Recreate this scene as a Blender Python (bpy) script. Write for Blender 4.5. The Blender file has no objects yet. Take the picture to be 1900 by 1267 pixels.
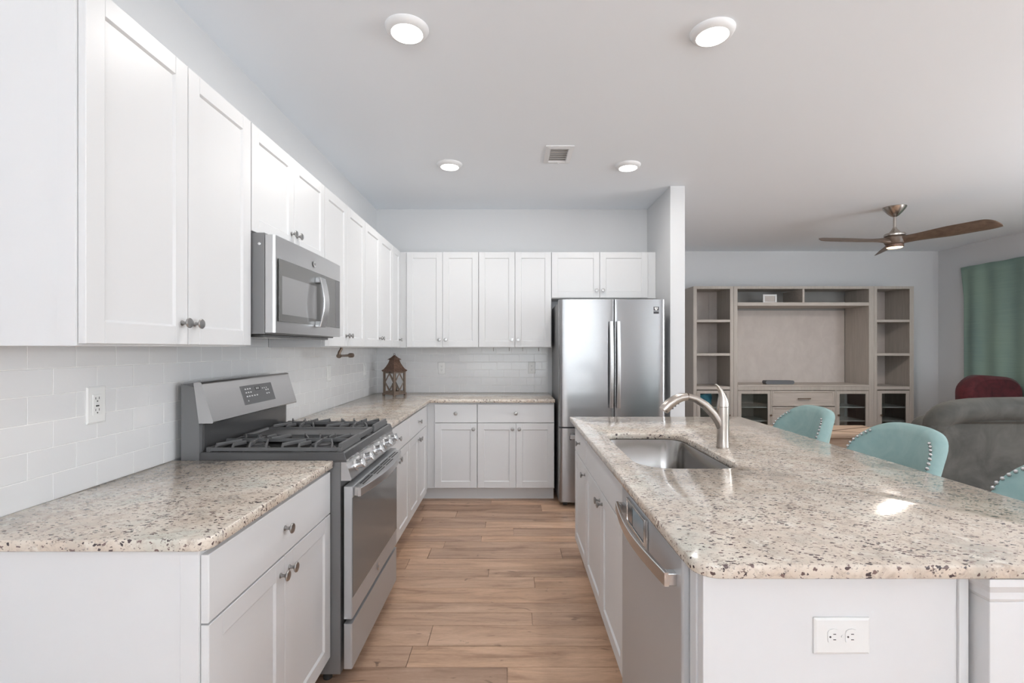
import bpy, bmesh, math, random
from mathutils import Vector, Matrix
random.seed(7)
PI = math.pi
S = bpy.context.scene
C = S.collection

# ------------------------------------------------------------------ camera
H = 1.366                      # camera height
F = 893.0                      # focal length in pixels of the 1900 px wide frame
cd = bpy.data.cameras.new('camera')
cam = bpy.data.objects.new('camera', cd)
C.objects.link(cam)
cam.location = (0, 0, H)
cam.rotation_euler = (PI / 2, 0, 0)
cd.sensor_width = 36
cd.lens = 36 * F / 1900
cd.shift_x = 2.0 / 1900
cd.shift_y = 12.7 / 1900
cd.clip_start = 0.05
S.camera = cam

# ------------------------------------------------------------------ world, lights, exposure
S.view_settings.view_transform = 'Standard'
S.view_settings.look = 'None'
S.view_settings.gamma = 1
S.view_settings.exposure = 0.17
W = bpy.data.worlds.new('world')
S.world = W
W.use_nodes = True
W.node_tree.nodes['Background'].inputs[0].default_value = (0.93, 0.97, 1, 1)
W.node_tree.nodes['Background'].inputs[1].default_value = 0.8

def area(name, loc, rot, sx, sy, power, col=(1, 1, 1), shape='RECTANGLE', spread=None):
    l = bpy.data.lights.new(name, 'AREA')
    l.shape = shape
    l.size = sx
    if shape == 'RECTANGLE':
        l.size_y = sy
    l.energy = power
    l.color = col
    if spread:
        l.spread = spread
    o = bpy.data.objects.new(name, l)
    o.location = loc
    o.rotation_euler = rot
    C.objects.link(o)
    return o

# fill lights added at the unseen rear and right windows to brighten the room
FILL_COL = (0.915, 0.96, 1)
UP = math.radians(81)          # rear fill aimed steeply up to brighten the ceiling, sparing the front panels
for zz in (0.80, 1.40, 2.00):
    area('fill_rear', (0.4, -4.92, zz), (PI / 2 + UP, 0, 0), 3.2, 0.5, 142, FILL_COL)
    area('fill_rear_side', (5.3, -4.92, zz), (PI / 2 + UP, 0, 0), 1.4, 0.5, 34, FILL_COL)
for zz in (1.1, 1.8):
    area('fill_right', (6.12, 1.0, zz), (PI / 2 + math.radians(40), 0, PI / 2), 3.4, 0.6, 80, FILL_COL)  # added side fill for the living room
LAMPS = [(-0.46, 2.13), (0.90, 2.15), (-0.47, 3.70), (0.905, 3.72)]
for lx, ly in LAMPS:
    area('recessed_lamp', (lx, ly, 2.748), (0, 0, 0), 0.13, 0.13, 5.5, (1, 0.97, 0.93), 'DISK')
area('fan_lamp', (3.843, 4.82, 2.325), (0, 0, 0), 0.12, 0.12, 22, (1, 0.90, 0.80), 'DISK')

# ------------------------------------------------------------------ materials
def mat(name, col=(0.8, 0.8, 0.8), rough=0.5, metal=0.0, coat=0.0, emit=None, estr=1.0, spec=None):
    m = bpy.data.materials.new(name)
    m.use_nodes = True
    b = m.node_tree.nodes['Principled BSDF']
    b.inputs['Base Color'].default_value = (*col, 1)
    b.inputs['Roughness'].default_value = rough
    b.inputs['Metallic'].default_value = metal
    b.inputs['Coat Weight'].default_value = coat
    b.inputs['Coat Roughness'].default_value = 0.05
    if spec is not None:
        b.inputs['Specular IOR Level'].default_value = spec
    if emit:
        b.inputs['Emission Color'].default_value = (*emit, 1)
        b.inputs['Emission Strength'].default_value = estr
    return m

class NT:
    """small helper for node graphs"""
    def __init__(s, m):
        s.t = m.node_tree
        s.b = s.t.nodes['Principled BSDF']
    def n(s, typ, **kw):
        x = s.t.nodes.new(typ)
        for k, v in kw.items():
            if hasattr(x, k):
                setattr(x, k, v)
            else:
                x.inputs[k.replace('_', ' ')].default_value = v
        return x
    def l(s, a, b):
        s.t.links.new(a, b)
    def coord(s, scale=(1, 1, 1), rot=(0, 0, 0), out='Object'):
        t = s.n('ShaderNodeTexCoord')
        mp = s.n('ShaderNodeMapping')
        mp.inputs['Scale'].default_value = scale
        mp.inputs['Rotation'].default_value = rot
        s.l(t.outputs[out], mp.inputs['Vector'])
        return mp.outputs['Vector']
    def noise(s, vec, scale, detail=2, rough=0.5, dist=0.0):
        x = s.n('ShaderNodeTexNoise')
        x.inputs['Scale'].default_value = scale
        x.inputs['Detail'].default_value = detail
        x.inputs['Roughness'].default_value = rough
        x.inputs['Distortion'].default_value = dist
        if vec is not None:
            s.l(vec, x.inputs['Vector'])
        return x.outputs['Fac']
    def ramp(s, fac, stops, interp='LINEAR'):
        r = s.n('ShaderNodeValToRGB')
        r.color_ramp.interpolation = interp
        e = r.color_ramp.elements
        while len(e) > 1:
            e.remove(e[-1])
        for i, (p, c) in enumerate(stops):
            k = e[0] if i == 0 else e.new(p)
            k.position = p
            k.color = (*c, 1) if len(c) == 3 else c
        s.l(fac, r.inputs['Fac'])
        return r.outputs['Color']
    def mix(s, fac, a, b, mode='MIX'):
        x = s.n('ShaderNodeMix', data_type='RGBA', blend_type=mode)
        for sock, v in ((x.inputs[0], fac), (x.inputs[6], a), (x.inputs[7], b)):
            if hasattr(v, 'is_linked'):
                s.l(v, sock)
            else:
                sock.default_value = v if not isinstance(v, tuple) else (*v, 1)
        return x.outputs[2]
    def bump(s, h, strength=0.1, dist=0.01):
        x = s.n('ShaderNodeBump')
        x.inputs['Strength'].default_value = strength
        x.inputs['Distance'].default_value = dist
        s.l(h, x.inputs['Height'])
        s.l(x.outputs['Normal'], s.b.inputs['Normal'])
        return x

def wall_mat(name, col):
    m = mat(name, col, 0.75)
    g = NT(m)
    v = g.coord()
    g.bump(g.noise(v, 220, 3), 0.06, 0.002)
    return m

M = {}
M['wall'] = wall_mat('wall_paint', (0.67, 0.675, 0.685))
M['ceiling'] = wall_mat('ceiling_paint', (0.87, 0.91, 0.955))
M['cab'] = mat('white_cabinet_paint', (0.72, 0.722, 0.73), 0.38)
M['trim'] = mat('white_trim_paint', (0.78, 0.78, 0.785), 0.4)
M['plastic'] = mat('white_plastic', (0.78, 0.78, 0.77), 0.35)
M['dark'] = mat('dark_slot', (0.05, 0.05, 0.05), 0.6)
M['iron'] = mat('cast_iron', (0.11, 0.11, 0.112), 0.40)
M['enamel'] = mat('dark_grey_enamel', (0.065, 0.065, 0.067), 0.22, 0.0, 0.4)
M['body'] = mat('grey_side_panel', (0.20, 0.20, 0.205), 0.4, 0.3)
M['knob'] = mat('satin_nickel_knob', (0.38, 0.375, 0.37), 0.28, 1.0)
M['nickel'] = mat('brushed_nickel', (0.50, 0.455, 0.415), 0.27, 1.0)
M['chrome'] = mat('polished_metal', (0.60, 0.60, 0.605), 0.22, 1.0)
M['bronze'] = mat('dark_bronze', (0.17, 0.125, 0.095), 0.35, 0.8)
M['rubber'] = mat('black_rubber', (0.03, 0.03, 0.03), 0.6)
M['blackplastic'] = mat('black_plastic', (0.045, 0.045, 0.05), 0.4)
M['cream'] = mat('white_print', (0.75, 0.75, 0.75), 0.5)
M['lens'] = mat('lamp_lens', (1, 1, 1), 0.4, emit=(1, 0.98, 0.95), estr=3.0)
M['warmlens'] = mat('warm_lamp_lens', (1, 0.9, 0.75), 0.4, emit=(1, 0.72, 0.42), estr=3.0)
M['ovenglass'] = mat('oven_glass', (0.15, 0.15, 0.147), 0.12, 0.0, 0.0, spec=0.35)
M['mesh'] = mat('microwave_screen', (0.25, 0.25, 0.255), 0.25, 0.0, 0.5)
M['keypad'] = mat('grey_keypad', (0.13, 0.13, 0.135), 0.3)
M['screen'] = mat('blue_grey_display', (0.33, 0.40, 0.45), 0.2)

def steel(name, col, rough, aniso=0.6, metal=1.0):
    m = mat(name, col, rough, metal)
    g = NT(m)
    t_ = g.n('ShaderNodeTangent', direction_type='RADIAL', axis='Z')
    g.l(t_.outputs[0], g.b.inputs['Tangent'])
    g.b.inputs['Anisotropic'].default_value = aniso
    g.b.inputs['Anisotropic Rotation'].default_value = 0.25
    return m
M['steel'] = steel('stainless_steel', (0.56, 0.56, 0.565), 0.30, 0.4)
M['steelv'] = steel('stainless_steel_fridge', (0.34, 0.34, 0.345), 0.24, 0.75)
M['sink'] = steel('sink_steel', (0.33, 0.32, 0.31), 0.22, 0.0)
M['steelx'] = steel('stainless_steel_dull', (0.50, 0.515, 0.535), 0.36, 0.4, 0.5)

# granite
m = mat('granite', (0.7, 0.64, 0.56), 0.14, 0.0, 0.25)
g = NT(m)
v = g.coord()
big = g.noise(v, 5, 4, 0.6)
base = g.ramp(big, [(0.32, (0.49, 0.445, 0.385)), (0.46, (0.66, 0.565, 0.475)), (0.57, (0.72, 0.645, 0.56)), (0.70, (0.62, 0.60, 0.53))])
mid = g.noise(v, 42, 5, 0.7, 0.6)
midm = g.ramp(mid, [(0.50, (0, 0, 0)), (0.68, (0.85, 0.85, 0.85))])
base = g.mix(midm, base, (0.42, 0.34, 0.28))
wt = g.noise(v, 26, 3, 0.6, 0.3)
wtm = g.ramp(wt, [(0.56, (0, 0, 0)), (0.70, (0.7, 0.7, 0.7))])
base = g.mix(wtm, base, (0.80, 0.76, 0.68))
def specks(base, scale, k, off, c1, c2, rot):
    v2 = g.coord((1.0, 1.75, 1.3), (0, 0, rot))
    wob = g.n('ShaderNodeTexNoise'); wob.inputs['Scale'].default_value = scale * 1.3; wob.inputs['Detail'].default_value = 2
    g.l(v2, wob.inputs['Vector'])
    wv = g.n('ShaderNodeVectorMath', operation='MULTIPLY_ADD')
    g.l(wob.outputs['Color'], wv.inputs[0]); wv.inputs[1].default_value = (1.5 / scale,) * 3; g.l(v2, wv.inputs[2])
    vo = g.n('ShaderNodeTexVoronoi'); vo.inputs['Scale'].default_value = scale
    g.l(wv.outputs[0], vo.inputs['Vector'])
    sc_ = g.n('ShaderNodeSeparateColor'); g.l(vo.outputs['Color'], sc_.inputs[0])
    a_ = g.n('ShaderNodeMath', operation='MULTIPLY_ADD'); g.l(sc_.outputs[0], a_.inputs[0]); a_.inputs[1].default_value = k; a_.inputs[2].default_value = off
    a2 = g.n('ShaderNodeMath', operation='MULTIPLY_ADD'); g.l(g.noise(v, 9, 2), a2.inputs[0]); a2.inputs[1].default_value = 0.5; g.l(a_.outputs[0], a2.inputs[2])
    b_ = g.n('ShaderNodeMath', operation='SUBTRACT'); g.l(a2.outputs[0], b_.inputs[0]); g.l(vo.outputs['Distance'], b_.inputs[1])
    mk = g.ramp(b_.outputs[0], [(0.0, (0, 0, 0)), (0.07, (1, 1, 1))])
    cc = g.ramp(sc_.outputs[1], [(0.2, c1), (0.8, c2)])
    return g.mix(mk, base, cc)
base = specks(base, 150, 0.95, -0.70, (0.20, 0.16, 0.14), (0.42, 0.37, 0.33), 0.9)
base = specks(base, 84, 1.00, -0.66, (0.055, 0.04, 0.045), (0.19, 0.13, 0.12), 0.5)
g.l(base, g.b.inputs['Base Color'])
M['granite'] = m

# floor planks
m = mat('plank_flooring', (0.5, 0.3, 0.2), 0.36)
g = NT(m)
at = g.n('ShaderNodeAttribute', attribute_name='rnd')
tc = g.n('ShaderNodeTexCoord')
vadd = g.n('ShaderNodeVectorMath', operation='MULTIPLY_ADD')
g.l(at.outputs['Color'], vadd.inputs[0]); vadd.inputs[1].default_value = (37, 23, 11); g.l(tc.outputs['Object'], vadd.inputs[2])
mp = g.n('ShaderNodeMapping'); mp.inputs['Scale'].default_value = (0.9, 7, 1)
g.l(vadd.outputs[0], mp.inputs['Vector'])
grain = g.noise(mp.outputs[0], 2.2, 6, 0.6, 0.8)
mp2 = g.n('ShaderNodeMapping'); mp2.inputs['Scale'].default_value = (2.2, 9, 1)
g.l(vadd.outputs[0], mp2.inputs['Vector'])
fine = g.noise(mp2.outputs[0], 14, 4, 0.6, 0.2)
colr = g.ramp(grain, [(0.28, (0.29, 0.17, 0.11)), (0.44, (0.48, 0.31, 0.212)), (0.56, (0.59, 0.39, 0.273)), (0.72, (0.69, 0.48, 0.35))])
colr = g.mix(0.16, colr, g.ramp(fine, [(0.3, (0.20, 0.12, 0.08)), (0.7, (0.62, 0.44, 0.32))]))
mp3 = g.n('ShaderNodeMapping'); mp3.inputs['Scale'].default_value = (1.2, 3.4, 1)
g.l(vadd.outputs[0], mp3.inputs['Vector'])
knot = g.noise(mp3.outputs[0], 5.5, 2, 0.6, 1.4)
colr = g.mix(g.ramp(knot, [(0.655, (0, 0, 0)), (0.76, (0.8, 0.8, 0.8))]), colr, (0.13, 0.075, 0.05))
sep = g.n('ShaderNodeSeparateColor'); g.l(at.outputs['Color'], sep.inputs[0])
tint = g.ramp(sep.outputs[0], [(0.0, (0.74, 0.71, 0.70)), (0.5, (1, 1, 1)), (1.0, (1.16, 1.12, 1.06))])
colr = g.mix(1.0, colr, tint, 'MULTIPLY')
g.l(colr, g.b.inputs['Base Color'])
g.bump(grain, 0.08, 0.003)
M['floor'] = m

# subway tile: brick pattern on the vertical plane
def tile_mat(name, horiz):
    m = mat(name, (0.74, 0.74, 0.745), 0.10)
    g = NT(m)
    tc = g.n('ShaderNodeTexCoord')
    sp = g.n('ShaderNodeSeparateXYZ'); g.l(tc.outputs['Object'], sp.inputs[0])
    cb = g.n('ShaderNodeCombineXYZ')
    g.l(sp.outputs[horiz], cb.inputs[0])
    g.l(sp.outputs['Z'], cb.inputs[1])
    br = g.n('ShaderNodeTexBrick')
    br.offset = 0.5
    g.l(cb.outputs[0], br.inputs['Vector'])
    br.inputs['Scale'].default_value = 1
    br.inputs['Brick Width'].default_value = 0.1525
    br.inputs['Row Height'].default_value = 0.0785
    br.inputs['Mortar Size'].default_value = 0.0020
    br.inputs['Mortar Smooth'].default_value = 0.6
    br.inputs['Color1'].default_value = (0.735, 0.735, 0.74, 1)
    br.inputs['Color2'].default_value = (0.755, 0.755, 0.76, 1)
    br.inputs['Mortar'].default_value = (0.90, 0.90, 0.895, 1)
    g.l(br.outputs['Color'], g.b.inputs['Base Color'])
    rr = g.ramp(br.outputs['Fac'], [(0, (0.16,) * 3), (1, (0.8,) * 3)])
    g.l(rr, g.b.inputs['Roughness'])
    inv = g.n('ShaderNodeMath', operation='SUBTRACT'); inv.inputs[0].default_value = 1; g.l(br.outputs['Fac'], inv.inputs[1])
    b1 = g.bump(inv.outputs[0], 0.6, 0.002)
    b2 = g.n('ShaderNodeBump'); b2.inputs['Strength'].default_value = 0.05; b2.inputs['Distance'].default_value = 0.01
    g.l(g.noise(g.coord(), 9, 1), b2.inputs['Height'])
    g.l(b2.outputs[0], b1.inputs['Normal'])
    return m
M['tiley'] = tile_mat('subway_tile_side', 'Y')
M['tilex'] = tile_mat('subway_tile_rear', 'X')

def wood(name, c1, c2, scale=(1.5, 30, 30), rough=0.5, ns=3):
    m = mat(name, c1, rough)
    g = NT(m)
    f = g.noise(g.coord(scale), ns, 4, 0.6, 0.5)
    g.l(g.ramp(f, [(0.3, c1), (0.7, c2)]), g.b.inputs['Base Color'])
    g.bump(f, 0.08, 0.002)
    return m
M['ecwood'] = wood('weathered_grey_wood', (0.37, 0.335, 0.30), (0.45, 0.41, 0.37), (14, 14, 1.0))
M['ecwoodh'] = wood('weathered_grey_wood_flat', (0.39, 0.35, 0.315), (0.48, 0.435, 0.395), (1.0, 14, 14))
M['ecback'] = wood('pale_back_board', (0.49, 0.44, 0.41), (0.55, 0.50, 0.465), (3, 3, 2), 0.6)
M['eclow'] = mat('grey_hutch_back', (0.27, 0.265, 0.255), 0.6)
M['ecin'] = mat('grey_inside', (0.52, 0.50, 0.48), 0.6)
M['lantern'] = wood('worn_brown_wood', (0.13, 0.095, 0.072), (0.25, 0.19, 0.15), (20, 20, 6), 0.6)
M['copper'] = wood('aged_copper_roof', (0.12, 0.08, 0.06), (0.27, 0.165, 0.125), (20, 20, 20), 0.36)
M['copper'].node_tree.nodes['Principled BSDF'].inputs['Metallic'].default_value = 0.6
M['walnut'] = wood('walnut_blade', (0.10, 0.07, 0.05), (0.17, 0.12, 0.09), (6, 6, 6), 0.4)
M['tan'] = wood('light_oak', (0.40, 0.29, 0.21), (0.50, 0.37, 0.28), (1.5, 16, 16), 0.5)
M['darkline'] = mat('dark_inlay', (0.10, 0.06, 0.04), 0.6)
M['legwood'] = wood('dark_wood_leg', (0.08, 0.05, 0.035), (0.13, 0.085, 0.06), (10, 10, 2), 0.4)

def fabric(name, c1, c2, scale=4, rough=0.85, sheen=0.0, bs=500, bstr=0.15, detail=4):
    m = mat(name, c1, rough)
    g = NT(m)
    v = g.coord()
    f = g.noise(v, scale, detail, 0.6, 0.8)
    g.l(g.ramp(f, [(0.32, c1), (0.68, c2)]), g.b.inputs['Base Color'])
    g.b.inputs['Sheen Weight'].default_value = sheen
    g.bump(g.noise(v, bs, 2), bstr, 0.002)
    return m
M['teal'] = fabric('teal_upholstery', (0.235, 0.36, 0.355), (0.30, 0.42, 0.405), 9)
M['sofa'] = fabric('grey_brown_suede', (0.052, 0.052, 0.047), (0.10, 0.097, 0.088), 4.5, 0.9, 0.0)
M['maroon'] = fabric('maroon_velvet', (0.05, 0.005, 0.009), (0.11, 0.013, 0.02), 8, 0.8, 0.1)
M['blue'] = fabric('blue_cloth', (0.01, 0.10, 0.20), (0.06, 0.30, 0.42), 14, 0.6, 0.0)
# curtain: horizontal slub weave
m = mat('green_curtain', (0.16, 0.27, 0.24), 0.8)
g = NT(m)
f1 = g.noise(g.coord((1.5, 1.5, 90)), 1.6, 4, 0.6)
f2 = g.noise(g.coord((2, 2, 0.8)), 1.5, 2)
c = g.ramp(f2, [(0.35, (0.225, 0.33, 0.30)), (0.65, (0.29, 0.41, 0.335))])
c = g.mix(0.24, c, g.ramp(f1, [(0.3, (0.12, 0.21, 0.19)), (0.7, (0.30, 0.42, 0.37))]))
g.l(c, g.b.inputs['Base Color'])
g.bump(f1, 0.1, 0.002)
M['curtain'] = m
# clear glass pane
m = bpy.data.materials.new('clear_glass'); m.use_nodes = True
t = m.node_tree; t.nodes.remove(t.nodes['Principled BSDF'])
tr = t.nodes.new('ShaderNodeBsdfTransparent'); tr.inputs[0].default_value = (0.94, 0.97, 0.955, 1)
gl = t.nodes.new('ShaderNodeBsdfGlossy'); gl.inputs['Roughness'].default_value = 0.03
fr = t.nodes.new('ShaderNodeFresnel'); fr.inputs[0].default_value = 1.5
mx = t.nodes.new('ShaderNodeMixShader')
t.links.new(fr.outputs[0], mx.inputs[0]); t.links.new(tr.outputs[0], mx.inputs[1]); t.links.new(gl.outputs[0], mx.inputs[2])
t.links.new(mx.outputs[0], t.nodes['Material Output'].inputs[0])
M['glass'] = m

# ------------------------------------------------------------------ mesh builder
class MB:
    def __init__(s):
        s.v = []; s.f = []; s.sm = []
    def add(s, vs, fs, smooth=False):
        o = len(s.v)
        s.v += [tuple(p) for p in vs]
        s.f += [tuple(i + o for i in f) for f in fs]
        s.sm += [smooth] * len(fs)
        return s
    def box(s, x0, x1, y0, y1, z0, z1):
        vs = [(x, y, z) for z in (z0, z1) for y in (y0, y1) for x in (x0, x1)]
        return s.add(vs, [(0, 2, 3, 1), (4, 5, 7, 6), (0, 1, 5, 4), (2, 6, 7, 3), (0, 4, 6, 2), (1, 3, 7, 5)])
    def loft(s, rings, cap0=True, cap1=True, smooth=False, closed=False):
        n = len(rings[0]); vs = [p for r in rings for p in r]; fs = []
        m_ = len(rings)
        for i in range(m_ if closed else m_ - 1):
            a = i * n; b = ((i + 1) % m_) * n
            for k in range(n):
                k2 = (k + 1) % n
                fs.append((a + k, a + k2, b + k2, b + k))
        s.add(vs, fs, smooth)
        if not closed:
            if cap0: s.add(rings[0], [tuple(range(n))[::-1]])
            if cap1: s.add(rings[-1], [tuple(range(n))])
        return s
    def prism(s, poly, axis, a0, a1, smooth=False):
        def P(p, a):
            return {'x': (a, p[0], p[1]), 'y': (p[0], a, p[1]), 'z': (p[0], p[1], a)}[axis]
        return s.loft([[P(p, a0) for p in poly], [P(p, a1) for p in poly]], smooth=smooth)
    def tube(s, pts, rad, n=12, caps=True, sx=1.0, up=None):
        pts = [Vector(p) for p in pts]
        if not hasattr(rad, '__len__'): rad = [rad] * len(pts)
        rings = []
        ref = Vector(up) if up else None
        for i, p in enumerate(pts):
            d = (pts[min(i + 1, len(pts) - 1)] - pts[max(i - 1, 0)]).normalized()
            r = ref if ref else (Vector((0, 0, 1)) if abs(d.z) < 0.9 else Vector((1, 0, 0)))
            if ref is None: ref = r
            u = d.cross(r).normalized(); w = u.cross(d).normalized()
            rings.append([tuple(p + (u * math.cos(2 * PI * k / n) * sx + w * math.sin(2 * PI * k / n)) * rad[i]) for k in range(n)])
        return s.loft(rings, caps, caps, True)
    def lathe(s, prof, o=(0, 0, 0), axis='z', n=24, smooth=True, caps=True):
        rings = []
        for r, h in prof:
            ring = []
            for k in range(n):
                a = 2 * PI * k / n; c, d = r * math.cos(a), r * math.sin(a)
                ring.append({'z': (o[0] + c, o[1] + d, o[2] + h), 'x': (o[0] + h, o[1] + c, o[2] + d),
                             'y': (o[0] + c, o[1] + h, o[2] + d)}[axis])
            rings.append(ring)
        return s.loft(rings, caps, caps, smooth)
    def grid(s, fn, nu, nv, smooth=True, closeu=False):
        vs = [fn(i / nu, j / nv) for j in range(nv + 1) for i in range(nu + (0 if closeu else 1))]
        w = nu if closeu else nu + 1; fs = []
        for j in range(nv):
            for i in range(nu):
                i2 = (i + 1) % w if closeu else i + 1
                fs.append((j * w + i, j * w + i2, (j + 1) * w + i2, (j + 1) * w + i))
        return s.add(vs, fs, smooth)
    def build(s, name, m, parent=None, bevel=0, seg=2, sharp=35, sub=0, solid=0, weld=False):
        me = bpy.data.meshes.new(name)
        me.from_pydata(s.v, [], s.f)
        me.polygons.foreach_set('use_smooth', [bool(x) for x in s.sm])
        bm = bmesh.new(); bm.from_mesh(me)
        if weld: bmesh.ops.remove_doubles(bm, verts=bm.verts, dist=1e-5)
        bmesh.ops.recalc_face_normals(bm, faces=bm.faces)
        bm.to_mesh(me); bm.free()
        if any(s.sm): me.set_sharp_from_angle(angle=math.radians(sharp))
        me.materials.append(m)
        o = bpy.data.objects.new(name, me)
        C.objects.link(o)
        if parent: o.parent = parent
        if bevel:
            b = o.modifiers.new('bevel', 'BEVEL'); b.width = bevel; b.segments = seg; b.limit_method = 'ANGLE'; b.angle_limit = math.radians(40)
            b.harden_normals = False
        if solid:
            b = o.modifiers.new('solid', 'SOLIDIFY'); b.thickness = solid; b.offset = 0
        if sub:
            b = o.modifiers.new('sub', 'SUBSURF'); b.levels = sub; b.render_levels = sub
        return o

def rrect(x0, x1, y0, y1, r, n=6):
    """rounded rectangle, counter clockwise"""
    if not hasattr(r, '__len__'): r = (r,) * 4
    pts = []
    for (cx, cy, a0, q) in ((x1 - r[0], y0 + r[0], -90, r[0]), (x1 - r[1], y1 - r[1], 0, r[1]), (x0 + r[2], y1 - r[2], 90, r[2]), (x0 + r[3], y0 + r[3], 180, r[3])):
        for k in range(n + 1):
            a = math.radians(a0 + 90 * k / n)
            pts.append((cx + q * math.cos(a), cy + q * math.sin(a)))
    return pts

def thing(name, label, cat, loc=(0, 0, 0), rz=0, group=None):
    o = bpy.data.objects.new(name, None)
    o.empty_display_size = 0.1
    o.location = loc; o.rotation_euler = (0, 0, rz)
    C.objects.link(o)
    o['label'] = label; o['category'] = cat
    if group: o['group'] = group
    return o
def tag(o, label, cat, group=None, kind=None):
    o['label'] = label; o['category'] = cat
    if group: o['group'] = group
    if kind: o['kind'] = kind
    return o
def struct(mb, name, m, bevel=0):
    o = mb.build(name, m, bevel=bevel)
    o['kind'] = 'structure'
    return o
def copy_tree(o, parent=None):
    c = o.copy(); C.objects.link(c); c.parent = parent
    for ch in list(o.children): copy_tree(ch, c)
    return c
def text(body, size, name, m, parent, mtx, ext=0.0003):
    cu = bpy.data.curves.new(name, 'FONT'); cu.body = body; cu.size = size
    cu.align_x = 'CENTER'; cu.align_y = 'CENTER'; cu.extrude = ext
    o = bpy.data.objects.new(name, cu); C.objects.link(o)
    dg = bpy.context.evaluated_depsgraph_get()
    me = bpy.data.meshes.new_from_object(o.evaluated_get(dg))
    bpy.data.objects.remove(o)
    me.materials.clear(); me.materials.append(m)
    o = bpy.data.objects.new(name, me); C.objects.link(o)
    o.parent = parent; o.matrix_local = mtx
    return o

# ------------------------------------------------------------------ the room
XL, XR, YB, YF, YR, HC = -1.37, 6.225, 4.90, 7.01, -5.0, 2.781
KR = 1.387                                      # kitchen side of the partition beside the fridge
struct(MB().box(XL - .12, XL, YR, YB + .12, 0, HC), 'wall_left', M['wall'])
struct(MB().box(XL, KR, YB, YB + .12, 0, HC), 'wall_kitchen', M['wall'])
struct(MB().box(KR, 1.516, 4.19, YF, 0, HC), 'wall_partition', M['wall'], .004)
struct(MB().box(1.516, XR, YF, YF + .12, 0, HC), 'wall_far', M['wall'])
w = MB()
for a, b, c_, d in ((-0.8, 2.8, 0.5, 2.4),):     # right wall with one window opening
    w.box(XR, XR + .12, YR, a, 0, HC); w.box(XR, XR + .12, b, YF + .12, 0, HC)
    w.box(XR, XR + .12, a, b, 0, c_); w.box(XR, XR + .12, a, b, d, HC)
struct(w, 'wall_right', M['wall'])
w = MB()
x = XL - .12
for a, b, c_, d in ((-1.25, 2.05, .38, 2.5), (4.55, 6.05, .38, 2.5)):
    w.box(x, a, YR - .12, YR, 0, HC); w.box(a, b, YR - .12, YR, 0, c_); w.box(a, b, YR - .12, YR, d, HC); x = b
w.box(x, XR + .12, YR - .12, YR, 0, HC)
struct(w, 'wall_rear', M['wall'])
def window(i, x0, x1, z0, z1, side):
    f = MB(); p = MB()
    n = 2
    def bx(mb, a0, a1, b0, b1, q0, q1):
        if side == 'rear': mb.box(a0, a1, YR + b0, YR + b1, q0, q1)
        else: mb.box(XR - b1, XR - b0, a0, a1, q0, q1)
    t_ = .05
    bx(f, x0, x1, -.10, .0, z0, z0 + t_); bx(f, x0, x1, -.10, .0, z1 - t_, z1)
    for k in range(n + 1):
        xx = x0 + (x1 - x0 - t_) * k / n
        bx(f, xx, xx + t_, -.10, 0, z0 + t_, z1 - t_)
    o = struct(f, 'window_%d' % i, M['trim'])
    for k in range(n):
        p = MB(); w_ = (x1 - x0 - t_) / n
        bx(p, x0 + t_ + w_ * k, x0 + w_ * (k + 1), -.06, -.055, z0 + t_, z1 - t_)
        p.build('pane', M['glass'], o)
window(1, -1.25, 2.05, .38, 2.5, 'rear')  # unseen window, added for rear fill and a bright fridge door reflection
window(2, 4.55, 6.05, .38, 2.5, 'rear')  # unseen window, added and kept aside so the other fridge door reflects darker
window(3, -0.8, 2.8, .5, 2.4, 'right')  # unseen window, added to bring in side light
struct(MB().box(XL - .12, XR + .12, YR - .12, YF + .12, HC, HC + .1), 'ceiling', M['ceiling'])

# floor of individual planks running across the aisle, one object
mb = MB(); rnd = []
def plank(x0, x1, y0, y1):
    g_ = .0013
    mb.box(x0 + g_, x1 - g_, y0 + g_, y1 - g_, -.01, 0)
    r_ = (random.random(), random.random(), random.random(), 1)
    rnd.extend([r_] * 6)
y = YR - .12; k = 0
rows = [.166, .113, .098, .158, .132, .103, .146]
while y < YF + .12:
    y2 = y + rows[k % 7]
    x = XL - .12 - random.uniform(0, 1.1)
    while x < XR + .12:
        x2 = x + random.uniform(.75, 1.45)
        plank(max(x, XL - .12), min(x2, XR + .12), y, min(y2, YF + .12)); x = x2
    y = y2; k += 1
mb.box(XL - .12, XR + .12, YR - .12, YF + .12, -.08, -.0095); rnd.extend([(.1, .1, .1, 1)] * 6)
fl = struct(mb, 'floor', M['floor'])
ca = fl.data.color_attributes.new('rnd', 'FLOAT_COLOR', 'CORNER')
for p_, c_ in zip(fl.data.polygons, rnd):
    for li in p_.loop_indices: ca.data[li].color = c_

def skirting(name, x0, x1, y0, y1):
    struct(MB().box(x0, x1, y0, y1, 0, .11), name, M['trim'], .004)
skirting('baseboard_far', 1.53, XR - .001, YF - .014, YF)
skirting('baseboard_right', XR - .014, XR, YR, YF - .015)
skirting('baseboard_partition', 1.516, 1.53, 4.19, YF)
# tiled backsplashes (fixed finish of the wall)
tl = MB().box(0, .006, 0, YB - 1.0, 0, .458).build('trim_1', M['tiley']); tl.location = (XL, 1.0, .9145); tl['kind'] = 'structure'
tl.location.y = 1.052
tl.data.transform(Matrix.Scale((YB - 1.052) / (YB - 1.0), 4, (0, 1, 0)))
tb = MB().box(0, 1.74, 0, .006, 0, .458).build('trim_2', M['tilex']); tb.location = (XL + .006, YB - .006, .9145); tb['kind'] = 'structure'

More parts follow.
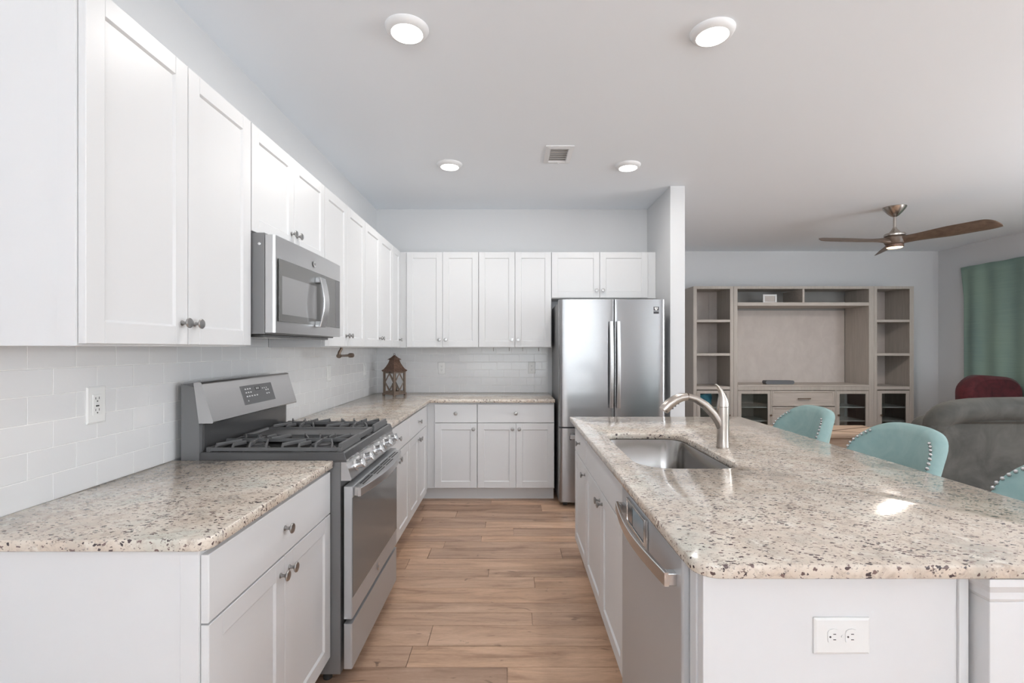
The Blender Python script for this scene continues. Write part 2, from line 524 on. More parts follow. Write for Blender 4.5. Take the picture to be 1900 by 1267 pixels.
# ------------------------------------------------------------------ cabinets
knob_mb = MB().lathe([(.0085, 0), (.0085, -.002), (.0055, -.004), (.0045, -.012), (.007, -.017), (.0155, -.022), (.0165, -.025), (.0145, -.0275), (.003, -.0285)], axis='y', n=20)
knob_src = knob_mb.build('knob', M['knob'])
knob_mesh = knob_src.data
bpy.data.objects.remove(knob_src)
def add_knob(parent, x, z, y=0):
    o = bpy.data.objects.new('knob', knob_mesh); C.objects.link(o); o.parent = parent; o.location = (x, y, z)
    return o
def rect(x0, x1, z0, z1, y):
    return [(x0, y, z0), (x1, y, z0), (x1, y, z1), (x0, y, z1)]
def shaker(x0, x1, z0, z1, rail=.057, y=0, t=.019, rec=.007, e=.0012):
    mb = MB()
    i0, i1, j0, j1 = x0 + rail, x1 - rail, z0 + rail, z1 - rail
    q = .0014
    def board(a0, a1, b0, b1):
        mb.loft([rect(a0, a1, b0, b1, y + .012), rect(a0, a1, b0, b1, y + q), rect(a0 + q, a1 - q, b0 + q, b1 - q, y)], False, True)
    board(x0, i0, z0, z1); board(i1, x1, z0, z1); board(i0, i1, z0, j0); board(i0, i1, j1, z1)
    mb.loft([rect(i0, i1, j0, j1, y + .001), rect(i0 + .004, i1 - .004, j0 + .004, j1 - .004, y + rec * .8),
             rect(i0 + .005, i1 - .005, j0 + .005, j1 - .005, y + rec)], False, True)
    mb.box(x0, x1, y + .012, y + t, z0, z1)
    return mb
def slabfront(x0, x1, z0, z1, y=0, t=.019, e=.0018):
    return MB().loft([rect(x0, x1, z0, z1, y + t), rect(x0, x1, z0, z1, y + e), rect(x0 + e, x1 - e, z0 + e, z1 - e, y)])

def cabinet(name, label, loc, rz, w, depth, z0, z1, fronts, toe=False, group=None, hollow=False, x_from=0, toe_from=None, end_stile=False):
    t_ = thing(name, label, 'cabinet', loc, rz, group)
    b = MB(); y0 = .0205
    zb = .114 if toe else z0
    if hollow:
        b.box(x_from, x_from + .018, y0, depth, zb, z1); b.box(w - .018, w, y0, depth, zb, z1)
        b.box(x_from + .018, w - .018, y0, depth, zb, zb + .018); b.box(x_from + .018, w - .018, depth - .01, depth, zb + .018, z1)
        b.box(x_from + .018, w - .018, y0, y0 + .012, zb + .018, z1)
    else:
        b.box(x_from, w, y0, depth, zb, z1)
    if end_stile: b.box(-.003, 0, y0, y0 + .045, zb if not toe else 0, z1)
    b.build('body', M['cab'], t_, .001, 1)
    if toe:
        MB().box(x_from if toe_from is None else toe_from, w, y0 + .07, depth, 0, .1135).build('toe_kick', M['cab'], t_)
    for f in fronts:
        kind, a0, a1, b0, b1, kn = f
        mb = shaker(a0, a1, b0, b1) if kind == 'door' else slabfront(a0, a1, b0, b1)
        o = mb.build(kind, M['cab'], t_)
        if kn: add_knob(o, *kn)
    return t_
def base_fronts(x0, x1, mode='double', knob_side=1, fake=False):
    g_ = .003; m_ = (x0 + x1) / 2
    fr = [('drawer', x0 + g_, x1 - g_, .703, .868, None if fake else (m_, .787))]
    kz = .648
    if mode == 'double':
        fr += [('door', x0 + g_, m_ - .0015, .122, .698, (m_ - .030, kz)), ('door', m_ + .0015, x1 - g_, .122, .698, (m_ + .030, kz))]
    else:
        fr += [('door', x0 + g_, x1 - g_, .122, .698, ((x1 - .033) if knob_side > 0 else (x0 + .033), kz))]
    return fr
def upper_fronts(x0, x1, z0, z1, mode='double', knob_side=1):
    g_ = .003; m_ = (x0 + x1) / 2; kz = z0 + .075
    if mode == 'double':
        return [('door', x0 + g_, m_ - .0015, z0 + .006, z1 - .004, (m_ - .030, kz)), ('door', m_ + .0015, x1 - g_, z0 + .006, z1 - .004, (m_ + .030, kz))]
    return [('door', x0 + g_, x1 - g_, z0 + .006, z1 - .004, ((x1 - .033) if knob_side > 0 else (x0 + .033), kz))]

LF, LD = -.728, .640           # left base door face and depth to wall
RL, RB, RI = PI / 2, 0, -PI / 2
cabinet('base_cabinet', 'white base cabinet under the short granite counter piece, wide drawer over two doors', (LF, 1.157, 0), RL, .786, LD, 0, .883, base_fronts(0, .786), True, end_stile=True)
cabinet('base_cabinet', 'white two-door base cabinet just beyond the stove', (LF, 2.715, 0), RL, .743, LD, 0, .883, base_fronts(0, .743), True)
cabinet('base_cabinet', 'white two-door base cabinet on the stove wall, ending at the inside corner', (LF, 3.460, 0), RL, .850, LD, 0, .883, base_fronts(0, .69), True)
# blind corner behind
cabinet('corner_cabinet', 'white blind corner carcass carrying the counter under the wooden lantern', (XL + .002, 4.2905, 0), 0, .546, .60, 0, .883, [])
BF = 4.29
cabinet('base_cabinet', 'white back-wall base cabinet with a narrow drawer over a single door', (-.748, BF, 0), RB, .4475, YB - BF - .008, 0, .883, base_fronts(.0655, .4475, 'single', 1), True, toe_from=-.07)
cabinet('base_cabinet', 'white back-wall base cabinet with wide drawer over two doors, beside the refrigerator', (-.300, BF, 0), RB, .688, YB - BF - .008, 0, .883, base_fronts(0, .688), True)

UZ0, UZ1 = 1.372, 2.286
UX, UD = -1.050, .318
cabinet('wall_cabinet', 'tall white two-door wall cabinet above the short granite counter piece, largest in view', (UX, 1.186, 0), RL, .761, UD, UZ0, UZ1, upper_fronts(0, .761, UZ0, UZ1), end_stile=True)
cabinet('wall_cabinet', 'short white two-door wall cabinet directly above the microwave', (UX, 1.948, 0), RL, .768, UD, 1.838, UZ1, upper_fronts(0, .768, 1.838, UZ1))
cabinet('wall_cabinet', 'white two-door wall cabinet next to the microwave, above the paper towel holder', (UX, 2.717, 0), RL, .753, UD, UZ0, UZ1, upper_fronts(0, .753, UZ0, UZ1))
cabinet('wall_cabinet', 'white two-door wall cabinet between the towel holder cabinet and the narrow corner door', (UX, 3.471, 0), RL, .80, UD, UZ0, UZ1, upper_fronts(0, .80, UZ0, UZ1))
cabinet('wall_cabinet', 'narrow single-door white wall cabinet tucked in the inside corner', (UX, 4.272, 0), RL, .625, UD, UZ0, UZ1, upper_fronts(0, .285, UZ0, UZ1, 'single', 1))
UB = 4.582
cabinet('wall_cabinet', 'white two-door wall cabinet on the back wall, above the lantern side outlet', (-1.0702, UB, 0), RB, .7622, UD - .002, UZ0, UZ1, upper_fronts(.0752, .7622, UZ0, UZ1))
cabinet('wall_cabinet', 'white two-door wall cabinet with small hooks beneath, next to the refrigerator', (-.308, UB, 0), RB, .694, UD, UZ0, UZ1, upper_fronts(0, .694, UZ0, UZ1))
cabinet('wall_cabinet', 'short wide white two-door wall cabinet above the refrigerator', (.386, UB, 0), RB, .999, UD, 1.842, UZ1, upper_fronts(0, .92, 1.842, UZ1))

# ------------------------------------------------------------------ countertops
def offset_poly(poly, d):
    n = len(poly); out = []
    for i in range(n):
        p0, p1, p2 = Vector(poly[i - 1]), Vector(poly[i]), Vector(poly[(i + 1) % n])
        a = (p1 - p0).normalized(); b = (p2 - p1).normalized()
        na = Vector((-a.y, a.x)); nb = Vector((-b.y, b.x))
        nn = (na + nb)
        nn = nn / max(nn.length_squared / 2, .3)
        out.append(tuple(p1 + nn * d))
    return out
def round_poly(pts, n=6):
    """pts: (x, y, radius) ccw -> polygon with arc corners"""
    out = []
    m_ = len(pts)
    for i in range(m_):
        p = Vector(pts[i][:2]); r = pts[i][2]
        if r <= 0: out.append(tuple(p)); continue
        a = (Vector(pts[i - 1][:2]) - p).normalized(); b = (Vector(pts[(i + 1) % m_][:2]) - p).normalized()
        ang = a.angle(b); dist = r / math.tan(ang / 2)
        c_ = p + (a + b).normalized() * (r / math.sin(ang / 2))
        s0 = p + a * dist - c_; s1 = p + b * dist - c_
        a0 = math.atan2(s0.y, s0.x); a1 = math.atan2(s1.y, s1.x)
        d = (a1 - a0 + PI) % (2 * PI) - PI
        for k in range(n + 1):
            q = a0 + d * k / n
            out.append((c_.x + r * math.cos(q), c_.y + r * math.sin(q)))
    return out
def countertop(poly, label, hole=None, z0=.884, z1=.914, e=.0045):
    bm = bmesh.new()
    def ring(pl, z): return [bm.verts.new((p[0], p[1], z)) for p in pl]
    def side(pl, sgn):
        prof = [(e * .7, z0), (.0, z0 + e * .7), (.0, z1 - e), (e * .3, z1 - e * .3), (e, z1)]
        rs = [ring(offset_poly(pl, sgn * o_) if o_ else pl, z) for o_, z in prof]
        for a, b in zip(rs, rs[1:]):
            for k in range(len(a)):
                f = bm.faces.new((a[k], a[(k + 1) % len(a)], b[(k + 1) % len(a)], b[k])); f.smooth = True
        return rs
    r1 = side(poly, 1)
    loops = [r1]
    if hole: loops.append(side(hole, -1))
    for idx in (0, -1):
        es = []
        for L in loops:
            rr = L[idx]
            for k in range(len(rr)): es.append(bm.edges.get((rr[k], rr[(k + 1) % len(rr)])))
        bmesh.ops.triangle_fill(bm, edges=es, use_beauty=True)
    bmesh.ops.recalc_face_normals(bm, faces=bm.faces)
    me = bpy.data.meshes.new('countertop'); bm.to_mesh(me); bm.free()
    me.set_sharp_from_angle(angle=math.radians(50))
    me.materials.append(M['granite'])
    o = bpy.data.objects.new('countertop', me); C.objects.link(o)
    tag(o, label, 'countertop')
    return o
countertop(round_poly([(XL + .0005, 1.137, .0), (-.716, 1.137, .035), (-.716, 1.943, .006), (XL + .0005, 1.943, 0)]),
           'short speckled granite countertop piece beside the stove, with one rounded free corner')
countertop(round_poly([(XL + .0005, 2.712, 0), (-.716, 2.712, .004), (-.716, 4.256, .02), (.391, 4.256, .01), (.391, YB - .0005, 0), (XL + .0005, YB - .0005, 0)]),
           'L-shaped speckled granite countertop carrying the wooden lantern')
SX0, SX1, SY0, SY1 = .492, .885, 1.812, 2.56
hole = rrect(SX0, SX1, SY0, SY1, (.09, .09, .09, .13), 8)
countertop(round_poly([(.388, 1.003, .055), (1.518, 1.003, .05), (1.518, 3.185, .02), (.388, 3.185, .01)], 8),
           'large speckled granite island countertop with sink cut-out', hole)

# ------------------------------------------------------------------ island
IF = .420
ID = .575
cabinet('sink_cabinet', 'white island sink cabinet with false drawer front over two doors, by the dishwasher', (IF, 2.697, 0), RI, .905, ID, 0, .8835, base_fronts(0, .905, fake=True), True, hollow=True)
cabinet('base_cabinet', 'narrow white island cabinet with one drawer and one door, nearest the refrigerator', (IF, 3.155, 0), RI, .457, ID, 0, .8835, base_fronts(0, .457, 'single', 1), True)
pn = MB().box(IF + .004, 1.003, 1.062, 1.092, 0, .8835).build('island_end_panel', M['cab'], None, .002)
tag(pn, 'plain white end panel of the island, holding the horizontal outlet', 'panel')
bp = MB().box(1.0035, 1.018, 1.093, 3.16, 0, .8835)
bp = bp.build('island_back_panel', M['cab'], None, .002)
tag(bp, 'white panel closing the stool side of the island', 'panel')
col = thing('island_column', 'white square column with stepped cap under the island overhang corner', 'column', (1.012 + .075, 1.092 - .075, 0))
sh = MB(); sh.box(-.075, .10, -.0, .0735, 0, .83)
sh.build('shaft', M['cab'], col, .002)
cp = MB()
cp.loft([[(x_, y_, z_) for x_, y_ in ((-.075 - o_, .0735), (-.075 - o_, -o_), (.10 + o_, -o_), (.10 + o_, .0735))] for o_, z_ in ((.0, .8305), (.004, .838), (.004, .852), (.013, .868), (.013, .8835))])
cp.build('cap', M['cab'], col, .001)
bs = MB().box(-.083, .108, -.008, .0735, 0.0005, .12)
bs.build('plinth', M['cab'], col, .003)
pl = MB().box(.983, 1.0035, 1.055, 1.0615, 0, .8835).build('seam_strip', M['cab'], None, .001)
tag(pl, 'slim white vertical strip where the island end panel meets the column', 'trim strip')

# sink bowl
sk = thing('kitchen_sink', 'undermount stainless steel single-bowl sink set in the island', 'sink', ((SX0 + SX1) / 2, (SY0 + SY1) / 2, .68))
cx, cy = (SX0 + SX1) / 2, (SY0 + SY1) / 2
def srect(o_, z_, rr):
    return [(px - cx, py - cy, z_ - .68) for px, py in rrect(SX0 - o_, SX1 + o_, SY0 - o_, SY1 + o_, rr, 8)]
sk_mb = MB().loft([srect(.02, .8825, .11), srect(.004, .8825, (.094, .094, .094, .134)), srect(.001, .88, (.09, .09, .09, .13)), srect(-.003, .72, (.09, .09, .09, .12)),
          srect(-.012, .70, (.085, .085, .085, .11)), srect(-.035, .688, .07), srect(-.15, .683, .04)], False, True, True)
sk_mb.build('bowl', M['sink'], sk, solid=.0012, sharp=60)
MB().lathe([(.0, .0045), (.03, .0045), (.042, .006), (.045, .008), (.046, .004)], n=28).build('drain', M['chrome'], sk)

# faucet
fx, fy = .962, 2.185
fa = thing('faucet', 'brushed nickel pull-out faucet with curved spout and lever, behind the island sink', 'faucet', (fx, fy, .914))
b = MB()
b.lathe([(.028, 0), (.0285, .004), (.0270, .012), (.0258, .05), (.0262, .10), (.0265, .15), (.0262, .187)], n=32)
# spout springs from the body side
P0 = [(-.004, 0, .085), (-.018, 0, .120), (-.045, 0, .158), (-.082, 0, .196), (-.122, 0, .222), (-.160, 0, .233)]
b.tube([Vector(p) for p in P0], [.020, .021, .0195, .0180, .0168, .0160], 18)
b.build('body', M['nickel'], fa, sharp=60)
h = MB()
P1 = [(-.1608, 0, .2332), (-.188, 0, .230), (-.215, 0, .219), (-.243, 0, .200), (-.262, 0, .180), (-.270, 0, .170)]
h.tube(P1, [.0165, .0195, .0215, .0230, .0240, .0215], 18)
h.build('spray_head', M['nickel'], fa, sharp=60)
MB().lathe([(.0163, 0), (.0163, .002)], (0, 0, 0), 'x', 18).build('joint_ring', M['darkline'], fa).location = (-.1612, 0, .2335)
bt = MB()
for k, (x_, z_) in enumerate(((-.207, .201), (-.221, .190), (-.233, .179))):
    bt.box(x_ - .008, x_ + .008, -.006, .006, z_ - .003, z_ + .008)
bt.build('button', M['blackplastic'], fa, .002)
lv = MB()
def lring(c_, rx, ry, tilt=0.0, n=16):
    out = []
    for k in range(n):
        a = 2 * PI * k / n
        x_ = rx * math.cos(a)
        out.append((c_[0] + x_ * math.cos(tilt), c_[1] + ry * math.sin(a), c_[2] + x_ * math.sin(tilt)))
    return out
lv.loft([lring((0, 0, .1885), .0258, .0258), lring((.001, 0, .205), .025, .025), lring((.0, 0, .224), .0205, .021, .12), lring((-.004, 0, .242), .0145, .017, .3),
         lring((-.0115, 0, .262), .0095, .014, .5), lring((-.022, 0, .279), .006, .011, .7), lring((-.033, 0, .289), .0035, .007, .9)], smooth=True)
lv.build('lever', M['nickel'], fa, sharp=60)

# dishwasher
dw = thing('dishwasher', 'stainless steel dishwasher with bowed bar handle built into the island', 'dishwasher', (.402, 1.744, 0), RI)
WD = .612
MB().box(.006, WD - .006, .032, .57, .10, .872).build('body', M['body'], dw)
MB().box(.01, WD - .01, .07, .5, 0.0, .0995).build('toe_kick', M['enamel'], dw)
dd = MB()
dd.prism([(0, .03), (0, .006), (.006, .0), (WD - .004, .0), (WD, .004), (WD, .03)], 'z', .112, .868)
door = dd.build('door', M['steelx'], dw, .001, 1)
def bow_handle(L, out0, out1, hgt, th, n=14, endw=.02):
    """bar along local x from 0..L, standing off toward -y; returns MB"""
    mb = MB(); rings = []
    for k in range(n + 1):
        u = k / n; x_ = L * u
        yb = -(out0 + (out1 - out0) * math.sin(PI * u))
        rings.append([(x_, yb, 0), (x_, yb, hgt), (x_, yb + th, hgt), (x_, yb + th, 0)])
    mb.loft(rings, smooth=True)
    return mb
hd = bow_handle(.545, .030, .052, .034, .011).build('handle', M['chrome'], door, .002, sharp=30)
hd.location = (.032, 0, .788)
for xx in (0, .520):
    MB().box(xx, xx + .026, -.021, .001, .002, .032).build('bracket', M['chrome'], hd, .002)
cpn = MB().loft([rect(.105, .325, .780, .860, -.001), rect(.105, .325, .780, .860, -.010), rect(.111, .319, .787, .853, -.010), rect(.112, .318, .788, .852, -.004)])
cpn = cpn.build('control_panel', M['chrome'], door, .001)
MB().box(.185, .308, -.0075, -.0042, .790, .850).build('display', M['screen'], cpn)
MB().box(.116, .172, -.007, -.0042, .790, .850).build('button', M['steel'], cpn)
MB().box(.322, .336, -.008, -.0005, .772, .862).build('latch', M['chrome'], door, .001)
fs = MB().box(IF + .0, IF + .016, 1.0925, 1.130, 0.0, .8835).build('filler_strip', M['cab'], None, .001)
tag(fs, 'thin white filler strip between dishwasher and island end panel', 'filler strip')

# ------------------------------------------------------------------ outlets
def outlet(name, label, loc, rz, w=.074, hh=.121, horizontal=False, style='duplex', cat='outlet', gang=1):
    t_ = thing(name, label, cat, loc, rz)
    def bx(mb, x0, x1, y0, y1, z0, z1):
        if horizontal: mb.box(z0, z1, y0, y1, x0, x1)
        else: mb.box(x0, x1, y0, y1, z0, z1)
    if horizontal: W2, H2 = hh / 2, w / 2
    else: W2, H2 = w / 2, hh / 2
    MB().loft([rect(-W2, W2, -H2, H2, 0), rect(-W2, W2, -H2, H2, -.003), rect(-W2 + .005, W2 - .005, -H2 + .005, H2 - .005, -.0055)]).build('plate', M['plastic'], t_, .0008)
    def recept(c_):
        r = MB()
        poly = []
        for k in range(24):
            a = 2 * PI * k / 24
            p, q = .0172 * math.cos(a), max(-.0135, min(.0135, .0172 * math.sin(a)))
            poly.append((p, q) if not horizontal else (q, p))
        poly = [(a + (c_ if horizontal else 0), b_ + (0 if horizontal else c_)) for a, b_ in poly]
        r.prism(poly, 'y', -.0075, -.0045)
        ro = r.build('receptacle', M['plastic'], t_)
        q = [MB(), MB(), MB()]
        if horizontal:
            q[0].box(c_ - .002, c_ + .004, -.0079, -.0074, .0052, .0068); q[1].box(c_ - .002, c_ + .004, -.0079, -.0074, -.0068, -.0052)
            q[2].lathe([(.0022, -.0079), (.0022, -.0074)], (c_ - .0085, 0, 0), 'y', 10)
        else:
            q[0].box(.0055, .0075, -.0079, -.0074, c_ - .002, c_ + .006); q[1].box(-.0075, -.0055, -.0079, -.0074, c_ - .002, c_ + .006)
            q[2].lathe([(.0024, -.0079), (.0024, -.0074)], (0, 0, c_ - .008), 'y', 10)
        for k_, x_ in enumerate(q): x_.build('ground_hole' if k_ == 2 else 'slot', M['dark'], ro)
    if style == 'duplex':
        recept(.0195); recept(-.0195)
        MB().lathe([(.003, -.0068), (.003, -.005)], axis='y', n=10).build('screw', M['plastic'], t_)
    elif style == 'decora':
        ro = MB().box(-.0168, .0168, -.0075, -.004, -.034, .034).build('receptacle', M['plastic'], t_, .001)
        for c_ in (.019, -.019):
            MB().box(.0055, .0075, -.0079, -.0074, c_ - .001, c_ + .007).build('slot', M['dark'], ro)
            MB().box(-.0075, -.0055, -.0079, -.0074, c_ - .001, c_ + .006).build('slot', M['dark'], ro)
            MB().lathe([(.0024, -.0079), (.0024, -.0074)], (0, 0, c_ - .007), 'y', 10).build('ground_hole', M['dark'], ro)
        MB().box(-.006, .006, -.0085, -.0072, -.0055, -.001).build('test_button', M['dark'], ro); MB().box(-.006, .006, -.0085, -.0072, .001, .0055).build('reset_button', M['cream'], ro)
    else:
        sw = MB().box(-.0168, .0168, -.0075, -.004, -.034, .034).build('rocker', M['plastic'], t_, .001)
    return t_
XW = XL + .0061
outlet('wall_outlet', 'white outlet with test buttons on the tile above the short granite counter piece', (XW, 1.579, 1.181), RL, style='decora')
outlet('light_switch', 'white wall switch on the tile just beyond the stove', (XW, 3.60, 1.180), RL, style='rocker', cat='switch')
outlet('light_switch', 'white wall switch on side tile closest to the inside corner', (XW, 4.49, 1.172), RL, style='rocker', cat='switch')
YW = YB - .0061
outlet('wall_outlet', 'white outlet on the back tile close to the wooden lantern', (-.703, YW, 1.165), RB)
outlet('wall_outlet', 'white outlet on the back tile close to the refrigerator', (.211, YW, 1.170), RB)
outlet('wall_outlet', 'white horizontal outlet plate on the island end panel', (.7275, 1.0615, .734), RB, w=.080, hh=.123, horizontal=True)

# ------------------------------------------------------------------ gas range   (local x = along wall, local -y = toward the aisle)
RY = 1.948
rg = thing('gas_range', 'stainless steel freestanding gas stove with five front knobs', 'stove', (0, 0, 0))
rg.location = (-.70, RY, 0); rg.rotation_euler = (0, 0, RL)
RW = .757
def X2(xw): return -(xw + .70)        # world x -> local y
MB().box(0, RW, X2(-.690), X2(-1.335), .046, .905).build('body', M['body'], rg, .002)
lg = MB().lathe([(.02, 0), (.02, .0455)], n=14)
for (a, b_) in ((.05, .06), (RW - .05, .06), (.05, .56), (RW - .05, .56)):
    o = MB().lathe([(.018, 0), (.018, .0455)], n=14).build('foot', M['rubber'], rg); o.location = (a, b_, 0)
ct = MB()
# cooktop pan with raised rim
o1 = [(-.006, X2(-.664)), (RW + .004, X2(-.664)), (RW + .004, X2(-1.262)), (-.006, X2(-1.262))]
def rr4(i, z, fo=0): 
    return [(-.002 + i, X2(-.672) + i + fo, z), (RW + .0 - i, X2(-.672) + i + fo, z), (RW + .0 - i, X2(-1.262) - i, z), (-.002 + i, X2(-1.262) - i, z)]
ct.loft([rr4(0, .9055, -.006), rr4(0.0, .915, -.006), rr4(.003, .942, 0), rr4(.008, .945, 0), rr4(.020, .944, 0), rr4(.030, .930, 0), rr4(.05, .928, 0)])
ct.build('cooktop', M['enamel'], rg, .002, 2)
# backguard
bg = MB()
prof = [(X2(-1.262), .9055), (X2(-1.262), 1.055), (X2(-1.285), 1.21), (X2(-1.335), 1.222), (X2(-1.335), .9055)]
bg.prism(prof, 'x', 0, RW)
bgo = bg.build('backguard', M['body'], rg, .006, 3)
MB().box(.022, RW - .022, X2(-1.2625), X2(-1.256), .945, 1.056).build('splash_panel', M['enamel'], bgo, .004, 3)
cpf = MB()
pr = [(X2(-1.2065), 1.062), (X2(-1.204), 1.068), (X2(-1.252), 1.226), (X2(-1.262), 1.230), (X2(-1.284), 1.226), (X2(-1.262), 1.062)]
cpf.prism(pr, 'x', -.002, RW + .0)
cpo = cpf.build('control_console', M['steel'], bgo, .006, 3)
# frame on slanted face: origin centre of face
pa, pb = Vector((0, X2(-1.204), 1.068)), Vector((0, X2(-1.252), 1.226))
ez = (pb - pa).normalized(); ex = Vector((1, 0, 0)); ey = ez.cross(ex)  # pointing inward
def face_mtx(xc, s_, out=.0):
    o_ = pa + ez * s_ + ex * xc - ey * out
    m_ = Matrix.Identity(4)
    for i in range(3):
        m_[i][0] = ex[i]; m_[i][1] = ey[i]; m_[i][2] = ez[i]; m_[i][3] = o_[i]
    return m_
kp = MB().box(-.143, .143, -.0012, .002, -.045, .045).build('keypad', M['keypad'], cpo, .002)
kp.matrix_local = face_mtx(.395, .084)
ic = MB()
for (r_, zz, xs) in ((0, .028, (-.105, -.085, -.065)), (1, .011, (-.105, -.085, -.065, .075, .095)), (2, -.007, (-.105, -.085, -.063, -.04, -.018, .075, .095)), (3, -.028, (-.105,)), (4, .022, (.045, .063, .083))):
    for x_ in xs:
        hw = .0055 if r_ < 3 else .003
        ic.box(x_ - hw, x_ + hw, -.0016, -.0012, zz - .003, zz + .003)
ic.build('key_markings', M['cream'], kp)
ck = MB().box(-.022, .022, -.0017, -.0012, .016, .034).build('clock', M['dark'], kp)
text('8:43', .016, 'clock_digits', M['cream'], ck, Matrix.Translation((0, -.0018, .025)) @ Matrix.Rotation(PI / 2, 4, 'X'))
# burners
for (bx_, bX, r_) in ((.135, -.82, .047), (.135, -1.10, .040), (RW - .135, -.82, .044), (RW - .135, -1.10, .036), (RW / 2, -.96, .04)):
    o = MB().lathe([(r_ + .015, 0), (r_ + .012, .008), (r_, .010), (r_, .017), (r_ - .006, .019), (r_ - .006, .026), (r_ - .012, .029), (.001, .029)], n=28).build('burner', M['iron'], rg)
    o.location = (bx_, X2(bX), .928)
# grates
def grate(x0, x1):
    gm = MB(); zt, z0 = .970, .944
    ya, yb = X2(-.700), X2(-1.235)
    def bar(p, q, w_=.0055, hh=.0065):
        p = Vector(p); q = Vector(q); d = (q - p); d.z = 0
        n_ = Vector((-d.y, d.x, 0)).normalized() * w_
        gm.loft([[p - n_ - Vector((0, 0, hh)), p + n_ - Vector((0, 0, hh)), p + n_ * .7 + Vector((0, 0, hh)), p - n_ * .7 + Vector((0, 0, hh))],
                 [q - n_ - Vector((0, 0, hh)), q + n_ - Vector((0, 0, hh)), q + n_ * .7 + Vector((0, 0, hh)), q - n_ * .7 + Vector((0, 0, hh))]])
    zl = .953
    bar((x0, ya, zl), (x1, ya, zl), .009, .009); bar((x0, yb, zl), (x1, yb, zl), .007, .008)
    bar((x0, ya, zl), (x0, yb, zl), .006, .007); bar((x1, ya, zl), (x1, yb, zl), .006, .007)
    bar((x0 + .005, ya + .001, zt - .004), (x1 - .005, ya + .001, zt - .004), .008, .010)
    xm = (x0 + x1) / 2
    bar((xm, ya, zt - .002), (xm, yb, zt - .002), .0048, .007)
    n_ = 8
    for k in range(n_):
        yy = ya + .035 + (yb - ya - .06) * k / (n_ - 1)
        for sx, xe in ((1, x0), (-1, x1)):
            # upright horn then finger toward centre
            bar((xe, yy, zl), (xe + sx * .012, yy, zt), .005, .008)
            yc = X2(-.82) if k < 4 else X2(-1.10)
            tx = xe + sx * (.070 if k in (1, 2, 5, 6) else .105)
            ty = yy + (yc - yy) * .45
            bar((xe + sx * .012, yy, zt), (tx, ty, zt - .001), .0045, .007)
    for (bb) in (X2(-.82), X2(-1.10)):
        bar((x0 + .06, bb, zt - .003), (x1 - .06, bb, zt - .003), .0045, .007)
    for (a, b_) in ((x0, ya), (x1, ya), (x0, yb), (x1, yb)):
        gm.box(a - .008, a + .008, b_ - .008, b_ + .008, .931, .962)
    return gm.build('grate', M['iron'], rg, .0012, 1)
grate(.022, .262); grate(RW - .262, RW - .022)
gd = MB()
def gr(i, z): return [(.270 + i, X2(-.700) + i, z), (RW - .270 - i, X2(-.700) + i, z), (RW - .270 - i, X2(-1.235) - i, z), (.270 + i, X2(-1.235) - i, z)]
gd.loft([gr(0, .9465), gr(0, .968), gr(.008, .970), gr(.016, .968), gr(.022, .960)])
gd.build('griddle', M['iron'], rg, .002)
# knob panel
kpn = MB().prism([(X2(-.688), .830), (X2(-.688), .9050), (X2(-.668), .9050), (X2(-.646), .838), (X2(-.648), .830)], 'x', 0, RW).build('knob_panel', M['steel'], rg, .0015)
ka, kb = Vector((0, X2(-.668), .905)), Vector((0, X2(-.646), .838))
kz_ = (ka - kb).normalized(); kd = Vector((1, 0, 0)).cross(kz_) * 1.0   # outward?
if kd.y > 0: kd = -kd
rotk = Vector((0, -1, 0)).rotation_difference(kd).to_matrix().to_4x4()
for xx in (.088, .215, .378, .545, .668):
    kmb = MB().lathe([(.026, 0), (.026, -.004), (.021, -.008), (.0195, -.016), (.0205, -.028), (.0200, -.034), (.017, -.037), (.002, -.037)], axis='y', n=28)
    kmb.box(-.0055, .0055, -.044, -.030, -.019, .019)
    o = kmb.build('burner_knob', M['chrome'], rg, .001, sharp=40)
    o.matrix_local = Matrix.Translation(kb + (ka - kb) * .52 + Vector((xx, 0, 0)) + kd * .0005) @ rotk
# oven door
od = MB().prism([(0, .033), (0, .004), (.004, 0), (RW - .004, 0), (RW, .004), (RW, .033)], 'z', .270, .806)
odo = od.build('oven_door', M['steelx'], rg, .001, 1)
odo.location = (0, X2(-.643), 0)
MB().box(.0035, RW - .0035, -.0022, .001, .355, .760).build('window', M['ovenglass'], odo, .001, 1)
vs = MB(); top_r = []; nn_ = 20
for k in range(nn_ + 1):
    u = k / nn_; x_ = .022 + .712 * u
    yb = -(.004 + .030 + .036 * math.sin(PI * u)) + .012
    top_r.append([(x_, .0, .7965), (x_, .0, .8005), (x_, yb, .7965), (x_, yb, .7930)])
vs.loft(top_r, smooth=False)
vso = vs.build('vent_visor', M['steel'], odo)
for a in range(4):
    xs = .07 + a * .16
    for b_ in range(3):
        yy_ = -.010 - b_ * .013
        lim = .016 + .036 * math.sin(PI * (xs + .0675) / RW)
        if -yy_ < lim:
            zz_ = .8003 - (-yy_) * .075
            MB().box(xs, xs + .135, yy_ - .003, yy_ + .003, zz_ - .001, zz_ + .0006).build('vent_slot', M['dark'], vso)
hdl = bow_handle(.722, .030, .066, .034, .012, 18).build('handle', M['steel'], odo, .003, sharp=30)
hdl.location = (.018, 0, .762)
for xx in (0, .692):
    MB().box(xx, xx + .030, -.020, -.0015, .001, .033).build('bracket', M['chrome'], hdl, .002)
bd = MB().lathe([(.017, -.0022), (.0165, -.003), (.002, -.003)], (RW / 2, 0, .312), 'y', 28).build('badge', M['chrome'], odo)
text('GE', .018, 'emblem', M['body'], bd, Matrix.Translation((RW / 2, -.0033, .312)) @ Matrix.Rotation(PI / 2, 4, 'X'))
dr = MB().prism([(0, .033), (0, .004), (.004, 0), (RW - .004, 0), (RW, .004), (RW, .033)], 'z', .068, .250)
dro = dr.build('storage_drawer', M['steelx'], rg, .001, 1)
dro.location = (0, X2(-.643), 0)

